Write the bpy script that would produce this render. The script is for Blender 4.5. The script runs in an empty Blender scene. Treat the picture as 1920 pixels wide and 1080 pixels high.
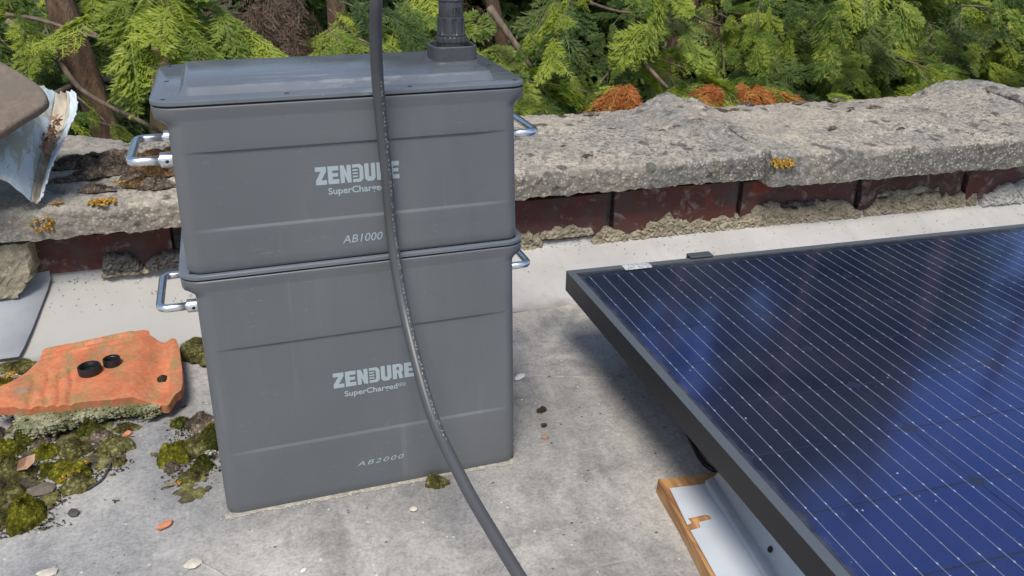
import bpy, bmesh, math, random
import numpy as np
from mathutils import Vector, Matrix, Euler

random.seed(7)
rng = np.random.default_rng(11)
R = math.radians
PI = math.pi
scene = bpy.context.scene
COL = scene.collection

# ------------------------------------------------------------------ camera
cam_data = bpy.data.cameras.new('camera')
cam = bpy.data.objects.new('camera', cam_data)
COL.objects.link(cam)
CP = Vector((0.0688, -0.7865, 0.6093))
YAW, PITCH, ROLL = -0.323836, 0.427772, 0.0077078
fwd = Vector((-math.sin(YAW) * math.cos(PITCH), math.cos(YAW) * math.cos(PITCH), -math.sin(PITCH)))
rgt0 = Vector((math.cos(YAW), math.sin(YAW), 0))
up0 = rgt0.cross(fwd)
rgt = math.cos(ROLL) * rgt0 + math.sin(ROLL) * up0
up = -math.sin(ROLL) * rgt0 + math.cos(ROLL) * up0
cam.matrix_world = Matrix(((rgt.x, up.x, -fwd.x, CP.x), (rgt.y, up.y, -fwd.y, CP.y), (rgt.z, up.z, -fwd.z, CP.z), (0, 0, 0, 1)))
cam_data.sensor_width = 36.0
cam_data.lens = 36.0 * 1576.13 / 1920.0
cam_data.clip_start = 0.02
cam_data.clip_end = 400
cam_data.dof.use_dof = True
cam_data.dof.focus_distance = 1.0
cam_data.dof.aperture_fstop = 20.0
scene.camera = cam

# ------------------------------------------------------------------ light
SUN_EL, SUN_AZ = 59.0, 203.0      # azimuth measured clockwise from +Y
world = bpy.data.worlds.new('World')
scene.world = world
world.use_nodes = True
wn = world.node_tree
for n in list(wn.nodes):
    wn.nodes.remove(n)
sky = wn.nodes.new('ShaderNodeTexSky')
sky.sky_type = 'NISHITA'
sky.sun_disc = False
sky.sun_elevation = R(SUN_EL)
sky.sun_rotation = R(SUN_AZ)
sky.air_density = 1.0
sky.dust_density = 1.6
sky.ozone_density = 1.0
bg = wn.nodes.new('ShaderNodeBackground')
bg.inputs['Strength'].default_value = 0.095
wo = wn.nodes.new('ShaderNodeOutputWorld')
wn.links.new(sky.outputs[0], bg.inputs[0])
wn.links.new(bg.outputs[0], wo.inputs[0])

sun_data = bpy.data.lights.new('sun', 'SUN')
sun_data.energy = 2.3
sun_data.angle = R(20)
sun_data.color = (1.0, 0.945, 0.86)
sun = bpy.data.objects.new('sun', sun_data)
COL.objects.link(sun)
sdir = Vector((math.sin(R(SUN_AZ)) * math.cos(R(SUN_EL)), math.cos(R(SUN_AZ)) * math.cos(R(SUN_EL)), math.sin(R(SUN_EL))))
sun.rotation_euler = sdir.to_track_quat('Z', 'Y').to_euler()
sun.location = sdir * 20

scene.view_settings.view_transform = 'Standard'
scene.view_settings.look = 'None'
scene.view_settings.gamma = 1
scene.view_settings.use_curve_mapping = False
scene.view_settings.exposure = 0.62
scene.render.engine = 'CYCLES'
scene.cycles.max_bounces = 8
scene.cycles.transparent_max_bounces = 12
scene.cycles.use_denoising = True


# ------------------------------------------------------------------ helpers
def tag(o, label=None, cat=None, group=None, kind=None):
    if label: o['label'] = label
    if cat: o['category'] = cat
    if group: o['group'] = group
    if kind: o['kind'] = kind
    return o


def empty(name, loc=(0, 0, 0), rot=(0, 0, 0)):
    o = bpy.data.objects.new(name, None)
    o.empty_display_size = 0.05
    o.location = loc
    o.rotation_euler = rot
    COL.objects.link(o)
    return o


def link(name, me, parent=None, mat=None):
    if mat is not None and len(me.materials) == 0:
        me.materials.append(mat)
    o = bpy.data.objects.new(name, me)
    COL.objects.link(o)
    if parent is not None:
        o.parent = parent
    return o


def mesh(name, verts, faces, mat=None, parent=None, smooth=False):
    me = bpy.data.meshes.new(name)
    me.from_pydata([tuple(v) for v in verts], [], [tuple(f) for f in faces])
    me.update()
    if smooth:
        me.shade_smooth()
    return link(name, me, parent, mat)


def fast_mesh(name, V, F, mat=None, parent=None, smooth=False):
    """V (n,3) float array, F (m,k) int array"""
    me = bpy.data.meshes.new(name)
    k = F.shape[1]
    me.vertices.add(len(V))
    me.vertices.foreach_set('co', np.ascontiguousarray(V, dtype=np.float32).ravel())
    me.loops.add(F.size)
    me.loops.foreach_set('vertex_index', np.ascontiguousarray(F, dtype=np.int32).ravel())
    me.polygons.add(len(F))
    me.polygons.foreach_set('loop_start', np.arange(0, F.size, k, dtype=np.int32))
    me.polygons.foreach_set('loop_total', np.full(len(F), k, dtype=np.int32))
    me.update(calc_edges=True)
    me.validate()
    if smooth:
        me.shade_smooth()
    return link(name, me, parent, mat)


def bm_obj(name, bm, mat=None, parent=None, smooth=False, angle=None):
    bmesh.ops.recalc_face_normals(bm, faces=bm.faces)
    me = bpy.data.meshes.new(name)
    bm.to_mesh(me)
    bm.free()
    if smooth:
        me.shade_smooth()
        if angle:
            me.set_sharp_from_angle(angle=R(angle))
    return link(name, me, parent, mat)


def bm_box(bm, c, s, bevel=0.0, rot=None, seg=2):
    r = bmesh.ops.create_cube(bm, size=1.0)
    vs = r['verts']
    for v in vs:
        v.co = Vector((v.co.x * s[0], v.co.y * s[1], v.co.z * s[2]))
    if bevel > 0:
        es = list({e for v in vs for e in v.link_edges})
        rr = bmesh.ops.bevel(bm, geom=es, offset=bevel, segments=seg, affect='EDGES', profile=0.5)
        vs = list({v for f in rr['faces'] for v in f.verts} | {v for v in vs if v.is_valid})
    M = Matrix.Translation(Vector(c))
    if rot is not None:
        M = M @ rot.to_4x4()
    for v in vs:
        v.co = M @ v.co
    return vs


def catmull(P, n=8, closed=False):
    P = [Vector(p) for p in P]
    out = []
    m = len(P)
    for i in range(m - 1):
        p0 = P[max(i - 1, 0)]; p1 = P[i]; p2 = P[i + 1]; p3 = P[min(i + 2, m - 1)]
        for k in range(n):
            t = k / n
            out.append(0.5 * ((2 * p1) + (-p0 + p2) * t + (2 * p0 - 5 * p1 + 4 * p2 - p3) * t * t + (-p0 + 3 * p1 - 3 * p2 + p3) * t ** 3))
    out.append(P[-1])
    return out


def tube_vf(path, rad, seg=12, wob=0.0):
    V, F = [], []
    n = len(path)
    t0 = (path[1] - path[0]).normalized()
    ref = Vector((0, 0, 1)) if abs(t0.z) < 0.9 else Vector((1, 0, 0))
    nrm = t0.cross(ref).normalized()
    for i, p in enumerate(path):
        t = (path[min(i + 1, n - 1)] - path[max(i - 1, 0)]).normalized()
        nrm = (nrm - t * nrm.dot(t)).normalized()
        b = t.cross(nrm)
        r = rad[i] if isinstance(rad, (list, tuple)) else rad
        for k in range(seg):
            a = 2 * PI * k / seg
            rr = r * (1 + (random.uniform(-wob, wob) if wob else 0))
            V.append(p + (nrm * math.cos(a) + b * math.sin(a)) * rr)
    for i in range(n - 1):
        for k in range(seg):
            k2 = (k + 1) % seg
            F.append((i * seg + k, i * seg + k2, (i + 1) * seg + k2, (i + 1) * seg + k))
    F.append(tuple(range(seg))[::-1])
    F.append(tuple((n - 1) * seg + k for k in range(seg)))
    return V, F


def tube(name, path, rad, mat, parent=None, seg=12, wob=0.0):
    V, F = tube_vf(path, rad, seg, wob)
    return mesh(name, V, F, mat, parent, smooth=True)


def lathe(name, prof, mat, parent=None, seg=32, center=(0, 0, 0), ribs=None, M=None, angle=35):
    """prof: list of (r, z). ribs: function(angle index, profile index, r) -> r"""
    V, F = [], []
    n = len(prof)
    for i, (r, z) in enumerate(prof):
        for k in range(seg):
            a = 2 * PI * k / seg
            rr = ribs(a, i, r) if ribs else r
            v = Vector((rr * math.cos(a), rr * math.sin(a), z))
            if M is not None:
                v = M @ v
            V.append(v + Vector(center))
    for i in range(n - 1):
        for k in range(seg):
            k2 = (k + 1) % seg
            F.append((i * seg + k, i * seg + k2, (i + 1) * seg + k2, (i + 1) * seg + k))
    F.append(tuple(range(seg))[::-1])
    F.append(tuple((n - 1) * seg + k for k in range(seg)))
    o = mesh(name, V, F, mat, parent, smooth=True)
    o.data.set_sharp_from_angle(angle=R(angle))
    return o


def prism(name, pts, z0, z1, mat, parent=None, bevel=0.0, smooth=False):
    bm = bmesh.new()
    vs = [bm.verts.new((x, y, z0)) for x, y in pts]
    f = bm.faces.new(vs)
    r = bmesh.ops.extrude_face_region(bm, geom=[f])
    for v in [e for e in r['geom'] if isinstance(e, bmesh.types.BMVert)]:
        v.co.z = z1
    if bevel:
        bmesh.ops.bevel(bm, geom=list(bm.edges), offset=bevel, segments=2, affect='EDGES')
    return bm_obj(name, bm, mat, parent, smooth)


# numpy value noise
def _h(ix, iy, iz, seed):
    n = (ix * 374761393 + iy * 668265263 + iz * 2147483647 + seed * 974634777) & 0xFFFFFFFF
    n = ((n ^ (n >> 13)) * 1274126177) & 0xFFFFFFFF
    n = (n ^ (n >> 16)) & 0xFFFFFFFF
    return n.astype(np.float64) / 4294967295.0


def vnoise(P, seed=0):
    P = np.asarray(P, dtype=np.float64)
    I = np.floor(P).astype(np.int64)
    f = P - I
    f = f * f * (3 - 2 * f)
    out = 0
    for dx in (0, 1):
        for dy in (0, 1):
            for dz in (0, 1):
                w = (f[:, 0] if dx else 1 - f[:, 0]) * (f[:, 1] if dy else 1 - f[:, 1]) * (f[:, 2] if dz else 1 - f[:, 2])
                out = out + w * _h(I[:, 0] + dx, I[:, 1] + dy, I[:, 2] + dz, seed)
    return out * 2 - 1


def fbm(P, scale, oct=4, seed=0, gain=0.5):
    a, s, t = 1.0, scale, 0
    for o in range(oct):
        t = t + a * vnoise(P * s + 17.3 * o, seed + o)
        a *= gain
        s *= 2.03
    return t


def cellbump(P, scale, seed=0):
    """distance-to-nearest-point bumps, 0..1, high at stone centres (2 d grid on x,y plus z)"""
    Q = P * scale
    I = np.floor(Q).astype(np.int64)
    best = np.full(len(P), 9.0)
    for dx in (-1, 0, 1):
        for dy in (-1, 0, 1):
            for dz in (-1, 0, 1):
                J = I + np.array([dx, dy, dz])
                c = np.stack([J[:, k] + _h(J[:, 0], J[:, 1], J[:, 2], seed + k) for k in range(3)], 1)
                best = np.minimum(best, np.sum((Q - c) ** 2, 1))
    return np.clip(1 - np.sqrt(best), 0, 1)


def snap_outline(V, cells, G, pts):
    """move the rim vertices of a gridded shape onto its outline"""
    rim = set()
    for (i, j) in cells:
        for n_, a, b in (((i, j - 1), (i, j), (i + 1, j)), ((i + 1, j), (i + 1, j), (i + 1, j + 1)), ((i, j + 1), (i + 1, j + 1), (i, j + 1)), ((i - 1, j), (i, j + 1), (i, j))):
            if n_ not in cells:
                rim.add(G[a]); rim.add(G[b])
    out = {}
    for k in rim:
        q = Vector(V[k][:2]); best = None
        for i in range(len(pts)):
            a = Vector(pts[i]); b = Vector(pts[(i + 1) % len(pts)])
            t = max(0, min(1, (q - a).dot(b - a) / max(1e-12, (b - a).length_squared)))
            p = a + (b - a) * t
            d = (p - q).length
            if best is None or d < best[0]:
                best = (d, p)
        if best[0] < 0.012:
            out[k] = best[1]
    return out


def smooth_outline(pts, n=3, jit=0.0):
    m = len(pts); o = []
    for k in range(m):
        a, b, c_, d = [Vector(pts[(k + q) % m]) for q in (-1, 0, 1, 2)]
        for i in range(n):
            t = i / n
            p = 0.5 * ((2 * b) + (-a + c_) * t + (2 * a - 5 * b + 4 * c_ - d) * t ** 2 + (-a + 3 * b - 3 * c_ + d) * t ** 3)
            o.append((p.x + random.uniform(-jit, jit), p.y + random.uniform(-jit, jit)))
    return o


# ------------------------------------------------------------------ materials
class N:
    """tiny node-tree builder"""
    def __init__(s, name):
        s.m = bpy.data.materials.new(name)
        s.m.use_nodes = True
        s.t = s.m.node_tree
        s.t.nodes.clear()
        s.out = s.t.nodes.new('ShaderNodeOutputMaterial')
        s.p = s.t.nodes.new('ShaderNodeBsdfPrincipled')
        s.t.links.new(s.p.outputs[0], s.out.inputs[0])
        s._obj = None

    def new(s, typ, **kw):
        n = s.t.nodes.new(typ)
        for k, v in kw.items():
            setattr(n, k, v)
        return n

    def l(s, a, b):
        s.t.links.new(a, b)

    def set(s, **kw):
        for k, v in kw.items():
            k = k.replace('_', ' ')
            i = s.p.inputs[k]
            if hasattr(v, 'links') or isinstance(v, bpy.types.NodeSocket):
                s.l(v, i)
            else:
                i.default_value = v if not (isinstance(v, tuple) and len(v) == 3) else (*v, 1)

    def pos(s, scale=(1, 1, 1), kind='geo', rot=(0, 0, 0)):
        if kind == 'geo':
            g = s.new('ShaderNodeNewGeometry').outputs['Position']
        else:
            g = s.new('ShaderNodeTexCoord').outputs['Object']
        mp = s.new('ShaderNodeMapping')
        mp.inputs['Scale'].default_value = scale
        mp.inputs['Rotation'].default_value = rot
        s.l(g, mp.inputs[0])
        return mp.outputs[0]

    def noise(s, scale, detail=4, rough=0.55, vec=None, dist=0.0):
        n = s.new('ShaderNodeTexNoise')
        n.inputs['Scale'].default_value = scale
        n.inputs['Detail'].default_value = detail
        n.inputs['Roughness'].default_value = rough
        n.inputs['Distortion'].default_value = dist
        if vec is not None:
            s.l(vec, n.inputs['Vector'])
        return n.outputs['Fac']

    def voro(s, scale, vec=None, feature='F1', out='Distance', rand=1.0):
        n = s.new('ShaderNodeTexVoronoi')
        n.feature = feature
        n.inputs['Scale'].default_value = scale
        n.inputs['Randomness'].default_value = rand
        if vec is not None:
            s.l(vec, n.inputs['Vector'])
        return n.outputs[out]

    def ramp(s, fac, stops, interp='LINEAR'):
        n = s.new('ShaderNodeValToRGB')
        cr = n.color_ramp
        cr.interpolation = interp
        while len(cr.elements) > 1:
            cr.elements.remove(cr.elements[0])
        for i, (p, c) in enumerate(stops):
            e = cr.elements[0] if i == 0 else cr.elements.new(p)
            e.position = p
            if not isinstance(c, (tuple, list)):
                c = (c, c, c)
            e.color = (*c, 1)
        s.l(fac, n.inputs[0])
        return n.outputs[0]

    def mix(s, fac, a, b, blend='MIX'):
        n = s.new('ShaderNodeMix')
        n.data_type = 'RGBA'
        n.blend_type = blend
        for v, i in ((fac, 0), (a, 6), (b, 7)):
            if isinstance(v, bpy.types.NodeSocket):
                s.l(v, n.inputs[i])
            elif isinstance(v, (int, float)):
                n.inputs[i].default_value = v if i == 0 else (v, v, v, 1)
            else:
                n.inputs[i].default_value = (*v, 1)
        return n.outputs[2]

    def math(s, op, a, b=0.0, clamp=False):
        n = s.new('ShaderNodeMath', operation=op)
        n.use_clamp = clamp
        for v, i in ((a, 0), (b, 1)):
            if isinstance(v, bpy.types.NodeSocket):
                s.l(v, n.inputs[i])
            else:
                n.inputs[i].default_value = v
        return n.outputs[0]

    def bump(s, h, strength=0.5, dist=0.002, prev=None):
        n = s.new('ShaderNodeBump')
        n.inputs['Strength'].default_value = strength
        n.inputs['Distance'].default_value = dist
        s.l(h, n.inputs['Height'])
        if prev is not None:
            s.l(prev, n.inputs['Normal'])
        return n.outputs[0]


def plain(name, col, rough=0.5, metal=0.0, **kw):
    n = N(name)
    n.set(Base_Color=col, Roughness=rough, Metallic=metal)
    for k, v in kw.items():
        n.set(**{k: v})
    return n.m


def grain(name, c1, c2, scale=60, rough=0.8, bump=0.4, bdist=0.001, metal=0.0, c3=None, detail=6):
    n = N(name)
    v = n.pos(kind='obj')
    f = n.noise(scale, detail, 0.6, v)
    col = n.ramp(f, [(0.3, c1), (0.7, c2)])
    if c3:
        f2 = n.noise(scale * 0.23, 3, 0.5, v)
        col = n.mix(n.ramp(f2, [(0.5, 0), (0.62, 1)]), col, c3)
    n.set(Base_Color=col, Roughness=rough, Metallic=metal)
    if bump:
        n.set(Normal=n.bump(n.noise(scale * 2.5, 5, 0.65, v), bump, bdist))
    return n.m


MAT = {}


def m_roof():
    n = N('weathered roofing membrane')
    v = n.pos()
    big = n.noise(2.6, 3, 0.55, v, 0.4)
    base = n.ramp(big, [(0.32, (0.185, 0.182, 0.177)), (0.43, (0.275, 0.268, 0.256)), (0.54, (0.39, 0.372, 0.342)), (0.68, (0.52, 0.487, 0.435))])
    mid = n.noise(11, 6, 0.68, v, 0.8)
    base = n.mix(n.ramp(mid, [(0.36, 1), (0.54, 0)]), base, n.mix(0.42, base, (0.10, 0.10, 0.102)))
    # dirt washed in streaks towards the front
    sv = n.pos(scale=(14, 2.2, 1), rot=(0, 0, R(12)))
    st = n.noise(1.0, 4, 0.6, sv, 0.6)
    base = n.mix(n.ramp(st, [(0.52, 0), (0.70, 0.62)]), base, (0.165, 0.165, 0.165))
    st2 = n.noise(1.3, 4, 0.6, n.pos(scale=(10, 3, 1), rot=(0, 0, R(-20))), 0.5)
    base = n.mix(n.ramp(st2, [(0.55, 0), (0.70, 0.55)]), base, (0.46, 0.44, 0.40))
    # cool side on the left, chalky side on the right
    sx = n.new('ShaderNodeSeparateXYZ')
    n.l(n.new('ShaderNodeNewGeometry').outputs['Position'], sx.inputs[0])
    # chalky margin below the flashing, faint scrape marks, pale line where things stand
    mar = n.ramp(n.math('ADD', n.math('MULTIPLY', sx.outputs[1], 5.0), n.math('MULTIPLY', mid, 0.9)), [(2.02, 0), (2.35, 1)])
    mar = n.ramp(n.math('SUBTRACT', n.math('ADD', n.math('MULTIPLY', sx.outputs[1], 5.0), n.math('MULTIPLY', mid, 1.3)), 1.9), [(0.25, 0), (0.75, 0.75)])
    base = n.mix(mar, base, (0.52, 0.475, 0.40))
    scr = n.ramp(n.noise(1.0, 3, 0.5, n.pos(scale=(3.5, 150, 1), rot=(0, 0, R(12))), 0.4), [(0.66, 0), (0.72, 0.35)])
    base = n.mix(scr, base, (0.50, 0.48, 0.44))
    lf = n.ramp(n.math('ADD', n.math('MULTIPLY', sx.outputs[0], 1.6), n.math('MULTIPLY', big, 0.6)), [(0.05, 1), (0.45, 0)])
    base = n.mix(n.math('MULTIPLY', lf, 0.5), base, (0.285, 0.29, 0.30))
    fine = n.noise(260, 6, 0.75, v)
    base = n.mix(0.85, base, n.ramp(fine, [(0.30, 0.62), (0.5, 1.0), (0.72, 1.35)]), 'MULTIPLY')
    fine2 = n.noise(70, 5, 0.7, v, 0.5)
    base = n.mix(0.75, base, n.ramp(fine2, [(0.32, 0.72), (0.5, 1.0), (0.7, 1.18)]), 'MULTIPLY')
    specks = n.voro(95, v)
    sel = n.noise(37, 2, 0.5, v)
    spk = n.math('MULTIPLY', n.ramp(specks, [(0.10, 1), (0.16, 0)]), n.ramp(sel, [(0.54, 0), (0.60, 1)]))
    base = n.mix(spk, base, (0.58, 0.57, 0.53))
    sp2 = n.math('MULTIPLY', n.ramp(n.voro(60, n.pos(scale=(1, 1.3, 1))), [(0.07, 1), (0.14, 0)]), n.ramp(n.noise(21, 2, 0.5, v), [(0.55, 0), (0.6, 1)]))
    base = n.mix(sp2, base, (0.05, 0.05, 0.05))
    n.set(Base_Color=base, Roughness=n.ramp(mid, [(0.3, 0.62), (0.7, 0.85)]))
    b = n.bump(fine, 0.45, 0.0012)
    n.set(Normal=n.bump(fine2, 0.25, 0.002, b))
    return n.m


def m_coping():
    n = N('weathered concrete with exposed aggregate')
    v = n.pos()
    g = n.new('ShaderNodeNewGeometry')
    sn = n.new('ShaderNodeSeparateXYZ')
    n.l(g.outputs['Normal'], sn.inputs[0])
    topness = n.ramp(sn.outputs[2], [(0.45, 0), (0.9, 1)])
    big = n.noise(7, 5, 0.62, v, 0.5)
    cream = n.ramp(big, [(0.32, (0.36, 0.33, 0.285)), (0.5, (0.52, 0.465, 0.38)), (0.68, (0.65, 0.58, 0.47))])
    grey = n.ramp(n.noise(28, 6, 0.75, v), [(0.35, (0.16, 0.15, 0.135)), (0.5, (0.34, 0.32, 0.28)), (0.66, (0.52, 0.485, 0.42))])
    agg = n.voro(190, v, out='Color')
    sepc = n.new('ShaderNodeSeparateColor')
    n.l(agg, sepc.inputs[0])
    aggc = n.ramp(sepc.outputs[0], [(0.0, (0.09, 0.085, 0.08)), (0.22, (0.22, 0.205, 0.18)), (0.45, (0.36, 0.34, 0.30)), (0.75, (0.44, 0.41, 0.35)), (0.95, (0.56, 0.53, 0.46))], 'CONSTANT')
    agg2 = n.new('ShaderNodeSeparateColor'); n.l(n.voro(88, v, out='Color'), agg2.inputs[0])
    aggc = n.mix(n.ramp(n.noise(60, 3, 0.5, v), [(0.45, 0), (0.55, 0.8)]), aggc, n.ramp(agg2.outputs[0], [(0.0, (0.13, 0.12, 0.10)), (0.3, (0.30, 0.275, 0.235)), (0.6, (0.42, 0.385, 0.32)), (0.85, (0.33, 0.27, 0.20))], 'CONSTANT'))
    aggd = n.voro(190, v)
    aggc = n.mix(n.ramp(aggd, [(0.26, 0), (0.52, 1)]), aggc, (0.07, 0.065, 0.058))
    side = n.mix(0.22, aggc, grey)
    top = n.mix(n.ramp(n.noise(16, 6, 0.7, v, 0.6), [(0.40, 0.9), (0.52, 0)]), cream, grey)
    top = n.mix(n.ramp(n.noise(120, 5, 0.7, v), [(0.40, 0.95), (0.52, 0)]), top, (0.13, 0.12, 0.105))
    top = n.mix(0.34, top, aggc)
    spk_ = n.math('MULTIPLY', n.ramp(n.voro(85, n.pos(scale=(1, 0.7, 1))), [(0.20, 1), (0.32, 0)]), n.ramp(n.noise(22, 3, 0.6, v), [(0.47, 0), (0.53, 1)]))
    top = n.mix(spk_, top, (0.11, 0.10, 0.09))
    col = n.mix(topness, side, top)
    col = n.mix(n.ramp(n.noise(3.2, 4, 0.6, v, 0.6), [(0.40, 0.0), (0.62, 0.55)]), col, n.mix(0.5, col, (0.58, 0.49, 0.37)))
    col = n.mix(n.ramp(n.noise(5.1, 5, 0.65, v, 0.8), [(0.50, 0.0), (0.64, 0.7)]), col, n.mix(0.6, col, (0.17, 0.16, 0.145)))
    wa = n.new('ShaderNodeAttribute'); wa.attribute_name = 'worn'
    rough_grey = n.ramp(n.noise(75, 6, 0.8, v), [(0.38, (0.075, 0.072, 0.066)), (0.51, (0.21, 0.20, 0.18)), (0.66, (0.46, 0.435, 0.39))])
    col = n.mix(n.math('MULTIPLY', wa.outputs['Fac'], 0.95), col, rough_grey)
    # dark lichen spots
    sp = n.math('MULTIPLY', n.ramp(n.voro(26, n.pos(scale=(1, 0.75, 1))), [(0.22, 1), (0.31, 0)]), n.ramp(n.noise(8.3, 2, 0.5, v), [(0.46, 0), (0.52, 1)]))
    sp = n.math('MULTIPLY', sp, n.ramp(n.noise(120, 3, 0.6, v), [(0.3, 0.3), (0.55, 1)]))
    col = n.mix(sp, col, (0.085, 0.078, 0.07))
    # the left stone is greyer and dirtier
    sx = n.new('ShaderNodeSeparateXYZ')
    n.l(g.outputs['Position'], sx.inputs[0])
    lf = n.ramp(n.math('ADD', n.math('MULTIPLY', sx.outputs[0], 3.2), n.math('MULTIPLY', big, 0.9)), [(0.0, 1), (0.42, 0)])
    lf = n.math('MULTIPLY', n.ramp(n.math('ADD', n.math('MULTIPLY', sx.outputs[0], -4.0), n.math('MULTIPLY', big, 0.8)), [(0.85, 0), (1.25, 1)]), 0.38)
    col = n.mix(lf, col, n.mix(0.55, (0.20, 0.18, 0.15), grey))
    n.set(Base_Color=col, Roughness=0.92)
    h = n.math('SUBTRACT', 1.0, aggd)
    b = n.bump(n.noise(150, 6, 0.75, v), 0.7, 0.0025)
    n.set(Normal=n.bump(h, 0.40, 0.0030, b))
    return n.m


def m_plastic():
    n = N('grey moulded enclosure plastic')
    v = n.pos()
    f = n.noise(900, 2, 0.5, v)
    big = n.noise(5, 3, 0.5, v)
    col = n.ramp(big, [(0.3, (0.108, 0.117, 0.125)), (0.7, (0.126, 0.135, 0.143))])
    drip = n.math('MULTIPLY', n.ramp(n.noise(1.0, 4, 0.6, n.pos(scale=(90, 90, 4)), 0.3), [(0.60, 0), (0.72, 0.28)]), n.ramp(n.noise(4, 2, 0.5, v), [(0.45, 0), (0.62, 1)]))
    col = n.mix(drip, col, (0.26, 0.265, 0.26))
    # scuffs and dust specks
    sc = n.math('MULTIPLY', n.ramp(n.noise(1.0, 4, 0.6, n.pos(scale=(60, 300, 420), rot=(0, R(14), 0))), [(0.63, 0), (0.72, 1)]), n.ramp(n.noise(9, 2, 0.5, v), [(0.52, 0), (0.64, 0.45)]))
    haze_ = n.ramp(n.noise(1.0, 4, 0.6, n.pos(scale=(7, 7, 2.2)), 0.8), [(0.45, 0), (0.72, 0.16)])
    col = n.mix(haze_, col, (0.24, 0.24, 0.235))
    col = n.mix(sc, col, (0.30, 0.32, 0.33))
    du = n.math('MULTIPLY', n.ramp(n.voro(120, v), [(0.035, 1), (0.06, 0)]), n.ramp(n.noise(23, 2, 0.5, v), [(0.52, 0), (0.58, 0.75)]))
    col = n.mix(du, col, (0.42, 0.43, 0.42))
    n.set(Base_Color=col, Roughness=n.ramp(big, [(0.3, 0.40), (0.7, 0.50)]), Normal=n.bump(f, 0.10, 0.0003), Specular_IOR_Level=0.45)
    return n.m


def m_lid():
    n = N('satin lid plastic with scuffs')
    v = n.pos()
    big = n.noise(9, 4, 0.6, v)
    col = n.ramp(big, [(0.3, (0.105, 0.120, 0.140)), (0.7, (0.140, 0.155, 0.175))])
    smear = n.math('MULTIPLY', n.ramp(n.noise(1.0, 5, 0.65, n.pos(scale=(14, 90, 40))), [(0.56, 0), (0.70, 1)]), n.ramp(n.noise(6, 2, 0.5, v), [(0.45, 0), (0.6, 0.45)]))
    col = n.mix(smear, col, (0.36, 0.38, 0.39))
    du = n.math('MULTIPLY', n.ramp(n.voro(140, v), [(0.05, 1), (0.09, 0)]), n.ramp(n.noise(31, 2, 0.5, v), [(0.58, 0), (0.63, 0.8)]))
    col = n.mix(du, col, (0.5, 0.5, 0.48))
    n.set(Base_Color=col, Roughness=n.ramp(n.noise(14, 4, 0.6, v), [(0.3, 0.16), (0.7, 0.30)]), Specular_IOR_Level=1.0)
    return n.m


def m_cell():
    n = N('dark blue silicon solar cell')
    tc = n.new('ShaderNodeTexCoord').outputs['Object']
    sx = n.new('ShaderNodeSeparateXYZ')
    n.l(tc, sx.inputs[0])
    # faint wires between the bus wires
    fr = n.math('FRACT', n.math('MULTIPLY', sx.outputs[0], 36 / 0.1845))
    line = n.ramp(n.math('ABSOLUTE', n.math('SUBTRACT', fr, 0.5)), [(0.0, 1), (0.07, 0)])
    brk = n.ramp(n.noise(160, 3, 0.6, n.pos()), [(0.42, 0), (0.6, 1)])
    line = n.math('MULTIPLY', line, brk)
    rnd_ = n.new('ShaderNodeObjectInfo').outputs['Random']
    base = n.mix(n.math('ADD', n.math('MULTIPLY', rnd_, 0.6), n.math('MULTIPLY', n.noise(3.0, 3, 0.5, n.pos()), 0.4)), (0.056, 0.105, 0.36), (0.088, 0.148, 0.44))
    col = n.mix(n.math('MULTIPLY', line, 0.5), base, (0.26, 0.30, 0.42))
    n.set(Base_Color=col, Roughness=0.13, Metallic=0.93, Specular_Tint=(0.6, 0.75, 1.0))
    return n.m


def m_glass():
    n = N('thin textured panel glass')
    n.t.nodes.remove(n.p)
    tr = n.new('ShaderNodeBsdfTransparent')
    tr.inputs[0].default_value = (0.93, 0.95, 0.97, 1)
    gl = n.new('ShaderNodeBsdfGlossy')
    gl.inputs['Roughness'].default_value = 0.07
    fr = n.new('ShaderNodeFresnel')
    bf = n.new('ShaderNodeNewGeometry').outputs['Backfacing']
    n.l(n.math('ADD', n.math('MULTIPLY', bf, 1 / 1.42 - 1.42), 1.42), fr.inputs['IOR'])   # same pane from either side
    mx = n.new('ShaderNodeMixShader')
    n.l(fr.outputs[0], mx.inputs[0])
    n.l(tr.outputs[0], mx.inputs[1])
    n.l(gl.outputs[0], mx.inputs[2])
    # dust
    df = n.new('ShaderNodeBsdfDiffuse')
    df.inputs[0].default_value = (0.55, 0.54, 0.52, 1)
    m2 = n.new('ShaderNodeMixShader')
    v = n.pos()
    d = n.math('MULTIPLY', n.ramp(n.voro(60, v), [(0.04, 1), (0.075, 0)]), n.ramp(n.noise(17, 2, 0.5, v), [(0.55, 0), (0.6, 0.8)]))
    film = n.math('MULTIPLY', n.ramp(n.noise(5, 6, 0.7, v, 0.8), [(0.35, 0.25), (0.7, 1)]), 0.032)
    ob = n.new('ShaderNodeSeparateXYZ'); n.l(n.new('ShaderNodeTexCoord').outputs['Object'], ob.inputs[0])
    e1 = n.ramp(n.math('ADD', n.math('MULTIPLY', ob.outputs[0], 30), n.math('MULTIPLY', n.noise(60, 4, 0.7, v), 0.9)), [(0.10, 0.08), (0.50, 0)])
    e2 = n.ramp(n.math('ADD', n.math('MULTIPLY', ob.outputs[1], -40), n.math('MULTIPLY', n.noise(60, 4, 0.7, v), 0.9)), [(0.0, 0.08), (0.35, 0)])
    film = n.math('ADD', film, n.math('MAXIMUM', e1, e2))
    n.l(n.math('ADD', d, film, clamp=True), m2.inputs[0])
    n.l(mx.outputs[0], m2.inputs[1])
    n.l(df.outputs[0], m2.inputs[2])
    n.l(m2.outputs[0], n.out.inputs[0])
    return n.m


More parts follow.
